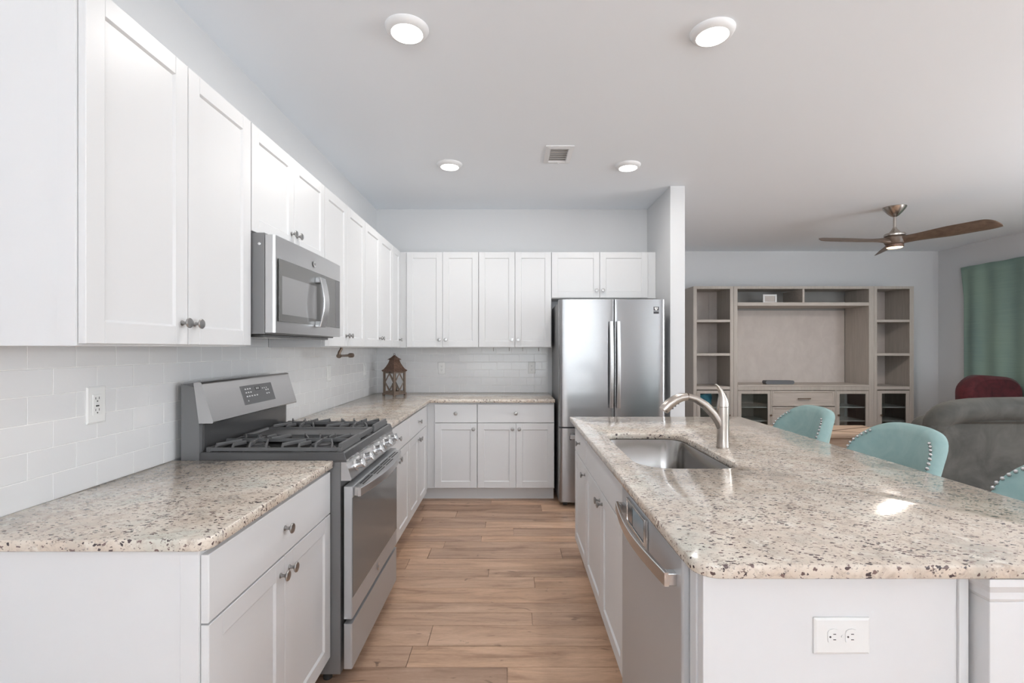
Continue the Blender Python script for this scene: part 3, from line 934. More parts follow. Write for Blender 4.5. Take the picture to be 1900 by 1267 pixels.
# ------------------------------------------------------------------ microwave (hung under the short cabinet)
mw = thing('microwave', 'stainless steel over-range microwave with dark glass door hung below the short cabinet', 'microwave', (-.957, 1.952, 1.412), RL)
MWW = .756; MH = .425 - .002
def mz(z): return z - 1.412
MB().box(0, MWW, .042, .405, mz(1.424), mz(1.836)).build('body', M['body'], mw, .002)
und = MB().box(.03, MWW - .03, .06, .38, mz(1.412), mz(1.4235)).build('underside_vent', M['enamel'], mw, .002)
MB().box(.10, .24, .09, .14, -.0015, -.0002).build('lamp_cover', M['cream'], und)
MB().lathe([(.006, 0), (.006, -.003), (.002, -.004)], axis='x', n=12).build('mounting_screw', M['chrome'], mw).location = (-.0002, .062, mz(1.79))
dm = MB().prism([(0, .040), (0, .008), (.008, .002), (.2, -.003), (MWW / 2, -.005), (MWW - .2, -.003), (MWW - .008, .002), (MWW, .008), (MWW, .040)], 'z', mz(1.430), mz(1.828))
dmo = dm.build('door', M['steel'], mw, .0015, 2)
gls = MB()
def gy(x_): return -.0045 - .0035 * math.sin(PI * x_ / MWW)
def curved(x0, x1, z0, z1, dy, th, n=12):
    mb = MB(); rings = []
    for k in range(n + 1):
        x_ = x0 + (x1 - x0) * k / n; yy = gy(x_) - dy
        rings.append([(x_, yy, z0), (x_, yy, z1), (x_, yy + th, z1), (x_, yy + th, z0)])
    return mb.loft(rings, smooth=False)
gg = curved(.028, .725, mz(1.478), mz(1.736), 0, .004).build('window', M['ovenglass'], dmo)
curved(.05, .40, mz(1.508), mz(1.668), .0006, .001).build('screen_mesh', M['mesh'], gg)
curved(.655, .7235, mz(1.481), mz(1.733), .0006, .001).build('control_strip', M['keypad'], gg)
hm = MB(); n = 12; rings = []
for k in range(n + 1):
    u = k / n; z_ = mz(1.470) + .240 * u; yb = -(.036 + .020 * math.sin(PI * u))
    rings.append([(.378, yb, z_), (.442, yb, z_), (.442, yb + .010, z_), (.378, yb + .010, z_)])
hm.loft(rings, smooth=True)
hmo = hm.build('handle', M['chrome'], dmo, .003, sharp=30)
for z_ in (mz(1.470), mz(1.684)):
    MB().box(.380, .440, -.034, gy(.41) - .0002, z_, z_ + .028).build('bracket', M['chrome'], hmo, .002)
bdm = MB().lathe([(.0155, -.0086), (.015, -.0096), (.002, -.0096)], (.375, 0, mz(1.772)), 'y', 28).build('badge', M['chrome'], dmo)
text('GE', .016, 'emblem', M['body'], bdm, Matrix.Translation((.375, -.0099, mz(1.772))) @ Matrix.Rotation(PI / 2, 4, 'X'))

# ------------------------------------------------------------------ refrigerator
fr_ = thing('refrigerator', 'tall stainless french-door refrigerator with bottom freezer beside the partition wall', 'refrigerator', (.412, 4.10, 0))
FW = .916
MB().box(.004, FW - .004, .075, .775, .035, 1.765).build('body', M['body'], fr_, .004)
for xx in (.06, FW - .06):
    for yy in (.10, .70):
        MB().lathe([(.028, -.018), (.028, .018)], (xx, yy, .0285), 'x', 18).build('caster', M['rubber'], fr_, .003)
def fdoor(x0, x1, z0, z1, rl, rr_, name):
    n = 16; pts = []
    def fy_(x_): return .018 * ((x_ - FW / 2) / (FW / 2)) ** 2
    pts.append((x0, .068))
    for k in range(5):
        a = PI / 2 * k / 4; pts.append((x0 + rl * (1 - math.cos(a)), fy_(x0) + rl * (1 - math.sin(a))))
    for k in range(1, n):
        x_ = x0 + rl + (x1 - rr_ - x0 - rl) * k / n; pts.append((x_, fy_(x_)))
    for k in range(4, -1, -1):
        a = PI / 2 * k / 4; pts.append((x1 - rr_ * (1 - math.cos(a)), fy_(x1) + rr_ * (1 - math.sin(a))))
    pts.append((x1, .068))
    mb = MB().prism(pts, 'z', z0, z1, smooth=True)
    return mb.build(name, M['steelv'], fr_, .003, 2, sharp=25)
MIDX = .467
dl = fdoor(0, MIDX - .0025, .695, 1.785, .03, .006, 'door')
drr = fdoor(MIDX + .0025, FW, .695, 1.785, .006, .03, 'door')
fz = fdoor(0, FW, .050, .683, .03, .03, 'freezer_drawer')
for d_, xc in ((dl, MIDX - .030), (drr, MIDX + .030)):
    hb = MB(); rings = []
    n = 14
    for k in range(n + 1):
        u = k / n; z_ = .86 + .735 * u; yb = -.040 - .018 * math.sin(PI * u)
        rings.append([(xc - .016, yb + .004, z_), (xc - .010, yb, z_), (xc + .010, yb, z_), (xc + .016, yb + .004, z_), (xc + .016, yb + .016, z_), (xc - .016, yb + .016, z_)])
    hb.loft(rings, smooth=True)
    ho = hb.build('handle', M['chrome'], d_, .0015, sharp=30)
    for z_ in (.865, 1.56):
        MB().box(xc - .012, xc + .012, -.028, .0035, z_, z_ + .03).build('bracket', M['chrome'], ho, .002)
hb = MB(); rings = []
for k in range(15):
    u = k / 14; x_ = .09 + (FW - .18) * u; yb = -.040 - .018 * math.sin(PI * u)
    rings.append([(x_, yb, .600), (x_, yb, .632), (x_, yb + .014, .632), (x_, yb + .014, .600)])
ho = hb.loft(rings, smooth=True).build('handle', M['chrome'], fz, .0015, sharp=30)
for xx in (.095, FW - .125):
    MB().box(xx, xx + .03, -.030, .018, .603, .629).build('bracket', M['chrome'], ho, .002)
# stickers
st = MB().box(.806, .851, .0098, .0125, 1.688, 1.722).build('warranty_sticker', M['blackplastic'], drr)
shp = [(-.013, .013), (-.013, -.002), (-.008, -.010), (0, -.015), (.008, -.010), (.013, -.002), (.013, .013), (0, .010)]
so = MB().prism([(x_ + .8285, z_ + 1.7055) for x_, z_ in shp], 'y', .0093, .0100).build('shield', M['cream'], st)
text('10', .014, 'sticker_number', M['dark'], so, Matrix.Translation((.8285, .0090, 1.7065)) @ Matrix.Rotation(PI / 2, 4, 'X'))
MB().box(.806, .851, .0098, .0125, 1.662, 1.682).build('sticker_text_band', M['blackplastic'], drr)
MB().box(.088, .104, .0080, .0125, .582, .618).build('energy_sticker', M['blackplastic'], fz)
MB().box(.0, .05, .07, .12, 1.766, 1.783).build('hinge_cover', M['body'], fr_, .003)
MB().box(FW - .05, FW, .07, .12, 1.766, 1.783).build('hinge_cover', M['body'], fr_, .003)

# ------------------------------------------------------------------ lantern
ln = thing('lantern', 'brown wooden candle lantern with pointed copper roof in the counter corner', 'lantern', (-1.118, 4.62, .9142), math.radians(-33))
ln.scale = (.85, .85, .99)
s = .078
b = MB(); b.box(-.095, .095, -.095, .095, .012, .028)
for sx in (-1, 1):
    for sy in (-1, 1): b.box(sx * .095 - .012 * (sx > 0) * 2 + (0 if sx > 0 else 0), sx * .095 + .024 * (sx < 0), sy * .095 - .024 * (sy > 0), sy * .095 + .024 * (sy < 0), 0, .0125)
b.build('base', M['lantern'], ln, .002)
fm = MB()
for sx in (-1, 1):
    for sy in (-1, 1): fm.box(sx * s - .0105, sx * s + .0105, sy * s - .0105, sy * s + .0105, .0285, .232)
for sg in (-1, 1):
    for z0_, z1_ in ((.0285, .045), (.216, .232)):
        fm.box(-s + .008, s - .008, sg * s - .006, sg * s + .006, z0_, z1_)
        fm.box(sg * s - .006, sg * s + .006, -s + .008, s - .008, z0_, z1_)
fm.build('frame', M['lantern'], ln, .001)
for sg in (-1, 1):
    for ax in (0, 1):
        lt = MB()
        ends = [(-.068, .13), (0, .214), (.068, .13), (0, .047)]
        for k in range(4):
            a, b_ = ends[k], ends[(k + 1) % 4]
            if ax == 0: lt.tube([(a[0], sg * s, a[1]), (b_[0], sg * s, b_[1])], .0062, 6)
            else: lt.tube([(sg * s, a[0], a[1]), (sg * s, b_[0], b_[1])], .0062, 6)
        lt.build('lattice', M['lantern'], ln)
rf = MB()
def sq(r_, z_): return [(-r_, -r_, z_), (r_, -r_, z_), (r_, r_, z_), (-r_, r_, z_)]
rf.loft([sq(.094, .2325), sq(.100, .240), (sq(.100, .246)), sq(.084, .256), sq(.066, .282), sq(.050, .312), sq(.042, .335), sq(.040, .346)])
rf.loft([sq(.054, .3465), sq(.054, .350), sq(.030, .366), sq(.012, .384), sq(.004, .392)])
rf.build('roof', M['copper'], ln, .0015)
MB().tube([(.014 * math.cos(a / 10 * PI), 0, .390 + .018 * math.sin(a / 10 * PI)) for a in range(11)], .0022, 8).build('ring', M['bronze'], ln)
MB().lathe([(.028, 0), (.028, .09), (.004, .092)], n=20).build('candle', M['bronze'], ln).location = (0, 0, .0285)
MB().box(.012, .028, -s - .014, -s - .006, .222, .240).build('latch', M['rubber'], ln)

# paper towel holder
ph = thing('paper_towel_holder', 'bronze paper towel holder hanging below the wall cabinet past the microwave', 'towel holder', (-1.115, 3.12, 1.372))
MB().tube([(.012, .01, -.0005), (.012, .008, -.012), (.004, .0, -.03), (0, 0, -.050)], [.009, .009, .010, .011], 12).build('arm', M['bronze'], ph)
MB().tube([(0, -.012, -.055), (0, .004, -.055), (0, .02, -.055), (0, .20, -.055), (0, .215, -.055), (0, .26, -.055)], [.013, .016, .008, .008, .016, .016], 14).build('rod', M['bronze'], ph)
# hooks under the back cabinet
for i, px in enumerate((915.6, 945, 970, 999.6)):
    hk = MB().tube([(0, 0, -.0005), (0, 0, -.020), (0, -.004, -.029), (0, -.012, -.031), (0, -.017, -.026), (0, -.017, -.018)], .0019, 8)
    hk.lathe([(.006, -.0005), (.006, -.003)], n=10)
    o = hk.build('cup_hook', M['bronze']); o.location = ((px - 948) * 4.62 / F, 4.64, 1.372)
    tag(o, ['small bronze hook under the back cabinet, first along from the lantern', 'small bronze hook under the back cabinet, second along from the lantern', 'small bronze hook under the back cabinet, third along from the lantern', 'small bronze hook under the back cabinet, fourth and last before the refrigerator'][i], 'hook', 'small hooks under the back wall cabinet')
ah = MB().box(-.008, .008, -.003, 0, -.012, .012); ah.tube([(0, -.003, .002), (0, -.012, -.008), (0, -.014, -.002)], .002, 8)
o = ah.build('adhesive_hook', M['plastic'], None, .001); o.location = ((804 - 948) * YB / F, YW, 1.292)
tag(o, 'tiny clear adhesive hook on the back tile near the lantern', 'hook')

# ------------------------------------------------------------------ ceiling fixtures
RLAB = ['round flush ceiling light nearest the tall wall cabinet', 'round flush ceiling light above the near part of the island', 'round flush ceiling light between the air vent and the stove wall cabinets', 'round flush ceiling light between the air vent and the partition wall']
rl0 = None
for i, (lx, ly) in enumerate(LAMPS):
    if rl0 is None:
        rl0 = thing('ceiling_light', RLAB[0], 'ceiling light', (lx, ly, HC), 0, 'flush disc ceiling lights')
        MB().lathe([(.096, -.0002), (.096, -.004), (.090, -.014), (.080, -.022), (.070, -.025), (.068, -.023)], n=48, caps=False).build('trim_ring', M['trim'], rl0)
        MB().lathe([(.069, -.022), (.067, -.0265), (.050, -.030), (.001, -.032)], n=48).build('lens', M['lens'], rl0)
    else:
        c_ = copy_tree(rl0); c_.location = (lx, ly, HC); c_['label'] = RLAB[i]
vn = thing('air_vent', 'white rectangular supply vent in the ceiling between the lights', 'vent', (.345, 3.51, HC))
v_ = MB(); 
def vr(a, b_, z_): return [(-a, -b_, z_), (a, -b_, z_), (a, b_, z_), (-a, b_, z_)]
v_.loft([vr(.100, .155, -.0003), vr(.100, .155, -.006), vr(.070, .125, -.012), vr(.064, .119, -.012), vr(.062, .117, -.0008)], False, False)
v_.build('frame', M['trim'], vn)
MB().box(-.061, .061, -.116, .116, -.0018, -.0012).build('shade_plate', M['ecin'], vn)  # grey plate standing in for the shaded depth behind the louvers
for k in range(6):
    yy = -.095 + k * .038
    MB().loft([[(-.060, yy - .010, -.0100), (.060, yy - .010, -.0100), (.060, yy - .010, -.0088), (-.060, yy - .010, -.0088)],
               [(-.060, yy + .010, -.0040), (.060, yy + .010, -.0040), (.060, yy + .010, -.0028), (-.060, yy + .010, -.0028)]]).build('louver', M['trim'], vn)
MB().box(.010, .016, .132, .147, -.020, -.008).build('lever', M['trim'], vn)

# ceiling fan
fn = thing('ceiling_fan', 'three-blade walnut ceiling fan with brushed nickel rod and warm light', 'ceiling fan', (3.843, 4.82, HC))
MB().lathe([(.098, -.0003), (.099, -.006), (.090, -.025), (.060, -.062), (.030, -.092), (.014, -.100)], n=36).build('canopy', M['nickel'], fn)
MB().lathe([(.0125, -.099), (.0125, -.235)], n=20).build('downrod', M['nickel'], fn)
MB().lathe([(.016, -.205), (.024, -.225), (.050, -.258), (.084, -.268), (.090, -.278), (.088, -.292), (.07, -.296)], n=40).build('motor_housing', M['nickel'], fn)
hubm = MB().lathe([(.082, -.2965), (.095, -.312), (.092, -.345), (.078, -.372), (.06, -.378)], n=36).build('hub', M['walnut'], fn)
MB().lathe([(.074, -.3785), (.074, -.398), (.066, -.404)], n=36, caps=True).build('light_ring', M['copper'], fn)
MB().lathe([(.066, -.4045), (.060, -.410), (.03, -.414), (.001, -.415)], n=36).build('lens', M['warmlens'], fn)
bl = MB(); R_ = .77; rings = []
for k in range(29):
    u = math.sin(PI / 2 * k / 28); r_ = .060 + (R_ - .060) * u
    wf = .050 + .034 * min(1, u * 2.0)
    w_ = wf * (1 if u < .84 else max(.16, math.sqrt(max(0, 1 - ((u - .84) / .163) ** 2))))
    tilt = -math.radians(25); th = .010 + .024 * max(0, 1 - u / .28) ** 2 - .003 * u
    off = (wf - w_) * .75
    zc = -.338 + .014 * u
    ring = []
    for q in range(12):
        a_ = 2 * PI * q / 12
        yy = math.cos(a_) * w_; zz = math.sin(a_) * th * (w_ / wf) ** .5
        ring.append((r_, off + yy * math.cos(tilt) - zz * math.sin(tilt), zc + (off + yy) * math.sin(tilt) + zz * math.cos(tilt)))
    rings.append(ring)
bl.loft(rings, smooth=True)
b0 = bl.build('blade', M['walnut'], fn, sharp=60)
b0.rotation_euler = (0, 0, PI)
for a in (-PI / 3, PI / 3):
    c_ = b0.copy(); C.objects.link(c_); c_.parent = fn; c_.rotation_euler = (0, 0, a)

# ------------------------------------------------------------------ media wall unit
EY = 6.50; ED = .49
def mx_(px): return (px - 948) * EY / F
def mz_(py): return H - (py - 646.2) * EY / F
TOP = mz_(531)
def glass_door(parent, x0, x1, z0, z1, rail, knob, label=None):
    d = MB()
    i0, i1, j0, j1 = x0 + rail, x1 - rail, z0 + rail, z1 - rail
    d.loft([rect(i0, i1, j0, j1, .018), rect(x0, x1, z0, z1, .018), rect(x0, x1, z0, z1, 0), rect(i0, i1, j0, j1, 0)], closed=True)
    o = d.build('door', M['ecwood'], parent, .0015)
    MB().box(i0, i1, .008, .011, j0, j1).build('pane', M['glass'], o)
    MB().lathe([(.007, 0), (.006, -.010), (.015, -.018), (.015, -.022), (.003, -.026)], axis='y', n=16).build('knob', M['bronze'], o).location = (knob[0], -.0005, knob[1])
    return o
def tower(label, x0, x1, o0, o1, g0, g1, knob):
    """x0..x1 outer; o0..o1 opening"""
    t_ = thing('bookcase', label, 'bookcase', (x0, EY, 0))
    w_ = x1 - x0; a, b_ = o0 - x0, o1 - x0
    zc = [mz_(719), mz_(657), mz_(594.5)]
    bd_ = MB()
    bd_.box(0, a, 0, .02, 0, TOP); bd_.box(b_, w_, 0, .02, 0, TOP)                       # stiles
    bd_.box(a, b_, 0, .02, TOP - .036, TOP); bd_.box(a, b_, 0, .02, 0, .10)
    bd_.box(0, .02, .0205, ED, 0, TOP); bd_.box(w_ - .02, w_, .0205, ED, 0, TOP)
    bd_.box(.02, w_ - .02, .0205, ED, TOP - .02, TOP); bd_.box(.02, w_ - .02, .0205, ED - .015, .08, .10)
    bd_.build('case', M['ecwood'], t_, .002)
    bk = MB().box(.021, w_ - .021, ED - .012, ED, .10, TOP - .021)
    bk.build('back_panel', M['ecback'], t_)
    ml = MB(); xm = (w_) * .74
    ml.box(xm, xm + .018, ED - .022, ED - .0125, zc[0] + .03, TOP - .05); ml.build('back_batten', M['ecback'], t_)
    for z_ in zc:
        hh = .022 if z_ != zc[0] else .028
        MB().box(a + .0005, b_ - .0005, .002, ED - .025, z_ - hh, z_ + hh * .55).build('shelf', M['ecwoodh'], t_, .002)
    z1 = mz_(724.5)
    for py in (756.5, 782):
        MB().box(.0215, w_ - .0215, .05, ED - .03, mz_(py) - .008, mz_(py) + .008).build('shelf', M['ecin'], t_)
    MB().box(.0215, w_ - .0215, .05, ED - .03, mz_(812) - .008, mz_(812) + .008).build('shelf', M['ecin'], t_)
    d = glass_door(t_, a + .003, b_ - .003, .104, z1, .0, (knob - x0, mz_(770))) if False else None
    dd_ = MB(); gx0, gx1 = g0 - x0, g1 - x0; j0, j1 = .17, mz_(730.2)
    dd_.loft([rect(gx0, gx1, j0, j1, .018), rect(a + .003, b_ - .003, .104, z1, .018), rect(a + .003, b_ - .003, .104, z1, .001), rect(gx0, gx1, j0, j1, .001)], closed=True)
    o = dd_.build('door', M['ecwood'], t_, .0015)
    MB().box(gx0, gx1, .008, .011, j0, j1).build('pane', M['glass'], o)
    MB().lathe([(.007, 0), (.006, -.010), (.015, -.018), (.015, -.022), (.003, -.026)], axis='y', n=16).build('knob', M['bronze'], o).location = (knob - x0, .0005, mz_(770))
    return t_
L0, L1 = mx_(1286.5), mx_(1361.2)
R0, R1 = mx_(1622), mx_(1695.7)
tower('weathered grey bookcase tower by the partition wall, blue cloth behind its glass', L0, L1, mx_(1292.8), mx_(1354.7), mx_(1299.5), mx_(1347.5), mx_(1352.5))
tower('weathered grey bookcase tower at the curtain end of the media unit', R0, R1, mx_(1627.5), mx_(1688), mx_(1636.5), mx_(1681.5), mx_(1634))
mc = thing('media_console', 'weathered grey media console with open bridge shelf, drawers and two glass doors', 'media console', (L1 + .002, EY, 0))
CW = R0 - L1 - .004; bx0 = L1 + .002
def cx_(px): return mx_(px) - bx0
a, b_ = cx_(1368.6), cx_(1612.4)
ca_ = MB()
ZT = mz_(714.5)
ca_.box(0, a, 0, .02, 0, TOP); ca_.box(b_, CW, 0, .02, 0, TOP); ca_.box(a, b_, 0, .02, TOP - .036, TOP)
ca_.box(0, .02, .0205, ED, 0, TOP); ca_.box(CW - .02, CW, .0205, ED, 0, TOP); ca_.box(.02, CW - .02, .0205, ED, TOP - .02, TOP)
ca_.box(.0205, a, .0205, ED - .02, ZT, TOP - .021); ca_.box(b_, CW - .0205, .0205, ED - .02, ZT, TOP - .021)
ca_.box(a, b_, 0, .02, 0, .10); ca_.box(a, b_, 0, .02, mz_(724), mz_(717.2))
p1, p2 = cx_(1431.5), cx_(1550.5)
ca_.box(p1 - .010, p1 + .010, .0, .46, .10, mz_(724)); ca_.box(p2 - .010, p2 + .010, .0, .46, .10, mz_(724))
ca_.build('case', M['ecwood'], mc, .002)
MB().box(a + .0005, b_ - .0005, -.004, ED - .02, mz_(717.0), mz_(717.0) + .022).build('top', M['ecwoodh'], mc, .003)
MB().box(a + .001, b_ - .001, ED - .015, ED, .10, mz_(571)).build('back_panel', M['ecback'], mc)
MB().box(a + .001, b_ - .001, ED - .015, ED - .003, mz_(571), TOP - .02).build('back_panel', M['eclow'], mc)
MB().box(a + .0005, b_ - .0005, .001, ED - .02, mz_(567.2), mz_(560.8)).build('shelf', M['ecwoodh'], mc, .002)
MB().box(cx_(1489.5), cx_(1493), .004, ED - .02, mz_(560.7), TOP - .0365).build('divider', M['ecwoodh'], mc, .001)
def cdoor(x0, x1, g0, g1, kx):
    dd_ = MB(); j0, j1 = .17, mz_(730.6); z1 = mz_(724.8)
    dd_.loft([rect(g0, g1, j0, j1, .019), rect(x0, x1, .104, z1, .019), rect(x0, x1, .104, z1, .001), rect(g0, g1, j0, j1, .001)], closed=True)
    o = dd_.build('door', M['ecwood'], mc, .0015)
    MB().box(g0, g1, .008, .011, j0, j1).build('pane', M['glass'], o)
    MB().lathe([(.007, 0), (.006, -.010), (.015, -.018), (.015, -.022), (.003, -.026)], axis='y', n=16).build('knob', M['bronze'], o).location = (kx, .0005, mz_(770))
cdoor(a + .003, p1 - .012, cx_(1375.7), cx_(1424.7), cx_(1430.0) - .004)
cdoor(p2 + .012, b_ - .003, cx_(1558.0), cx_(1606.5), cx_(1555.2))
for (x0, x1) in ((a, p1 - .011), (p2 + .011, b_)):
    for py in (756.5, 782, 812):
        MB().box(x0 + .001, x1 - .001, .05, ED - .03, mz_(py) - .008, mz_(py) + .008).build('shelf', M['ecin'], mc)
for k, (za, zb) in enumerate(((mz_(753.6), mz_(725)), (mz_(786), mz_(755)), (.12, mz_(787.5)))):
    o = shaker(p1 + .012, p2 - .012, za, zb, .022, 0, .018, .006).build('drawer', M['ecwoodh'], mc, .001)
    zc_ = (za + zb) / 2; xc_ = (p1 + p2) / 2 - .0
    hm = MB().tube([(xc_ - .085, -.020, zc_), (xc_ + .085, -.020, zc_)], .0065, 10)
    for q in (-.07, .07): hm.tube([(xc_ + q, .004, zc_), (xc_ + q, -.020, zc_)], .005, 8)
    hm.build('pull_handle', M['bronze'], o)
# things on the unit
pf = thing('picture_frame', 'small pale framed picture leaning on the top shelf of the media unit', 'picture frame', (mx_(1439), EY + .14, mz_(560.8) + .0005), 0)
f_ = MB(); q0, q1, q2 = .095, .095, .118
f_.loft([rect(-.07, .07, .022, .100, .02), rect(-.095, .095, 0, .122, .02), rect(-.095, .095, 0, .122, 0), rect(-.07, .07, .022, .100, 0)], closed=True)
f_.build('frame', M['cream'], pf, .002)
MB().box(-.0698, .0698, .008, .018, .0222, .0998).build('picture', M['ecback'], pf)
sb = rrect(-.195, .195, 0, .052, .022, 5)
o = MB().prism(sb, 'y', -.05, .05).build('cable_box', mat('dark_grey_plastic', (.10, .105, .115), .35), None, .004)
o.location = (mx_(1455.3), EY + .15, mz_(717.0) + .0223)
tag(o, 'low dark grey rounded device on the media console top', 'media device')
# folded blue cloth
bc = MB()
def cloth(u, v):
    a_ = 2 * PI * u
    x_ = .115 * math.cos(a_); y_ = .10 * math.sin(a_)
    rr_ = 1 - .25 * abs(v - .5) - .06 * math.sin(6 * a_ + 9 * v)
    return (x_ * rr_, y_ * rr_, .085 * 2 * v + .014 * math.sin(3 * a_ + 5 * v) * (v > .04))
bc.grid(cloth, 28, 12, True, True)
bc.add([cloth(i / 28, 1) for i in range(28)], [tuple(range(28))], True)
bc.add([cloth(i / 28, 0) for i in range(28)], [tuple(range(28))], True)
o = bc.build('folded_cloth', M['blue'], None, sharp=80); o.location = ((L0 + L1) / 2 - .06, EY + .20, mz_(756.5) + .0085)
tag(o, 'crumpled blue cloth behind the glass of the bookcase tower by the partition', 'cloth')

# ------------------------------------------------------------------ curtain
cu = MB()
def curt(u, v, off=0):
    yy = 6.60 - 2.3 * u
    zz = .06 + 2.41 * (1 - v)
    edge = .045 * math.exp(-((u) / .05)) * min(1, v * 6)
    fold = math.sin(u * 46 + .7 * math.sin(u * 9)) * .5 + .35 * math.sin(u * 23 + 2)
    x_ = XR - .065 + fold * (.024 + .012 * v) + off
    return (x_, yy - edge, zz + .004 * math.sin(u * 46) * (1 - v))
cu.grid(lambda u, v: curt(u, v), 180, 26)
o = cu.build('curtain', M['curtain'], None, solid=.003, sharp=80)
tag(o, 'long sea-green curtain hanging on the living room side wall', 'curtain')

# ------------------------------------------------------------------ coffee table
tb_ = thing('coffee_table', 'light oak coffee table with dark crossed inlay lines beyond the stools', 'coffee table', (3.45, 5.27, 0))
MB().box(-.62, .62, -.31, .31, .44, .475).build('tabletop', M['tan'], tb_, .004)
il = MB()
def inl(a, b_, w_=.009):
    a = Vector((*a, .4753)); b_ = Vector((*b_, .4753)); d = (b_ - a).normalized(); n_ = Vector((-d.y, d.x, 0)) * w_; k_ = Vector((0, 0, .0012))
    il.loft([[a - n_, a + n_, a + n_ + k_, a - n_ + k_], [b_ - n_, b_ + n_, b_ + n_ + k_, b_ - n_ + k_]])
inl((-.62, .20), (.50, -.29)); inl((.62, .20), (-.50, -.29)); inl((-.62, -.29), (.62, -.29))
il.build('inlay', M['darkline'], tb_)
MB().box(-.58, .58, -.28, .28, .335, .4395).build('apron', M['tan'], tb_, .003)
MB().box(-.50, .50, -.23, .23, .12, .145).build('lower_shelf', M['tan'], tb_, .003)
for sx in (-1, 1):
    for sy in (-1, 1):
        MB().box(sx * .52 - .04, sx * .52 + .04, sy * .235 - .04, sy * .235 + .04, 0, .3345).build('leg', M['tan'], tb_, .003)

# ------------------------------------------------------------------ bar stools
def make_stool():
    t_ = thing('bar_stool', '', 'bar stool', (0, 0, 0))
    # local: faces -x (toward the island). y = width
    HB, ZS = 1.0, .62
    def outline(a_):  # arch height at normalized width a_ in -1..1
        return max(0, 1 - abs(a_) ** 3.0) ** (1 / 2.2)
    def shell(u, v):
        """u around the ring of thickness (closed), v across width"""
        return None
    bk = MB(); nW, nH = 30, 16
    def pt(a_, h_, side):
        # a_ -1..1 width, h_ 0..1 height ; side 0 front 1 rear
        top = ZS - .02 + (HB - ZS + .02) * (.55 + .45 * outline(a_))
        z_ = ZS - .02 + (top - ZS + .02) * h_
        zr = (z_ - ZS) / (HB - ZS)
        wid = .252 - .030 * (1 - min(1, zr * 1.6)) ** 2
        y_ = wid * a_ * (1 - .04 * max(0, zr))
        wrap = .150 * abs(a_) ** 2.6 * (1 - .62 * max(0, zr))           # wings reach toward the seat
        x_ = .03 + .05 * zr - wrap
        th = .072 * (1 - .25 * abs(a_) ** 4)
        if side == 0: x_ -= 0; x_ -= .010 * math.cos(PI * a_ / 2) * math.sin(PI * min(1, h_))
        else: x_ += th; y_ *= 1.03
        return (x_, y_, z_)
    rings = []
    for i in range(nW + 1):
        a_ = -1 + 2 * i / nW
        ring = []
        for j in range(nH + 1): ring.append(pt(a_, j / nH, 0))
        top = pt(a_, 1, 0); topb = pt(a_, 1, 1)
        for q in (.25, .5, .75):
            ring.append(tuple(top[k] + (topb[k] - top[k]) * q + (0.012 * math.sin(PI * q) if k == 2 else 0) for k in range(3)))
        for j in range(nH, -1, -1): ring.append(pt(a_, j / nH, 1))
        rings.append(ring)
    # soften the two side ends
    def squeeze(ring, amt, dy):
        cxm = [(ring[j][0] + ring[len(ring) - 1 - j][0]) / 2 for j in range(len(ring))]
        return [(cxm[j] + (ring[j][0] - cxm[j]) * amt, ring[j][1] + dy, ring[j][2] - (.006 if 4 < j < len(ring) - 5 else 0)) for j in range(len(ring))]
    rings = [squeeze(rings[0], .55, -.012)] + [squeeze(rings[0], .85, -.007)] + rings + [squeeze(rings[-1], .85, .007), squeeze(rings[-1], .55, .012)]
    bk.loft(rings, smooth=True)
    bo = bk.build('backrest', M['teal'], t_, sharp=75)
    # seam line on each wing
    for sg in (-1, 1):
        p_ = pt(sg * 1, .52, 0); q_ = pt(sg * 1, .52, 1)
        MB().tube([(p_[0] + .012, p_[1] + sg * .0125, p_[2]), (q_[0] - .012, q_[1] + sg * .0135, q_[2])], .0018, 6).build('seam', M['sofa'], bo)
    # nail heads following the front edge
    nails = []
    for sg in (-1, 1):
        line = [pt(sg * .965, .04 + .92 * k / 80, 0) for k in range(81)] + [pt(sg * (.965 - .33 * k / 80), .962, 0) for k in range(1, 81)]
        acc = 0; nails.append(line[0])
        for p0_, p1_ in zip(line, line[1:]):
            acc += (Vector(p1_) - Vector(p0_)).length
            if acc >= .0215: nails.append(p1_); acc = 0
    nm = None
    for p_ in nails:
        if nm is None:
            o_ = MB().lathe([(.0080, .001), (.0074, -.003), (.0042, -.006), (.0005, -.0068)], axis='x', n=12).build('nail_head', M['chrome'], bo); nm = o_.data
        else:
            o_ = bpy.data.objects.new('nail_head', nm); C.objects.link(o_); o_.parent = bo
        o_.location = (p_[0] - .0035, p_[1], p_[2])
    sd = MB()
    def srr(i, z_): return [(x_ , y_, z_) for x_, y_ in rrect(-.40 + i, .03 - i, -.235 + i, .235 - i, .07, 5)]
    sd.loft([srr(.012, .535), srr(.0, .55), srr(.0, .61), srr(.015, .635), srr(.05, .648)], smooth=True)
    sd.build('seat', M['teal'], t_, sharp=60)
    for sx, sy in ((-1, -1), (-1, 1), (1, -1), (1, 1)):
        x0 = -.185 + sx * .165; y0 = sy * .195
        lg_ = MB(); lg_.loft([[(x0 + sx * .03 + a * .014, y0 + sy * .02 + b * .014, 0) for a, b in ((-1, -1), (1, -1), (1, 1), (-1, 1))], [(x0 + a * .02, y0 + b * .02, .5345) for a, b in ((-1, -1), (1, -1), (1, 1), (-1, 1))]])
        lg_.build('leg', M['legwood'], t_, .002)
    fr2 = MB()
    for sy in (-1, 1): fr2.box(-.345, -.025, sy * .205 - .009, sy * .205 + .009, .19, .215)
    for x_ in (-.362, -.008): fr2.box(x_ - .009, x_ + .009, -.195, .195, .19, .215)
    fr2.build('footrest', M['legwood'], t_, .002)
    return t_
st0 = make_stool()
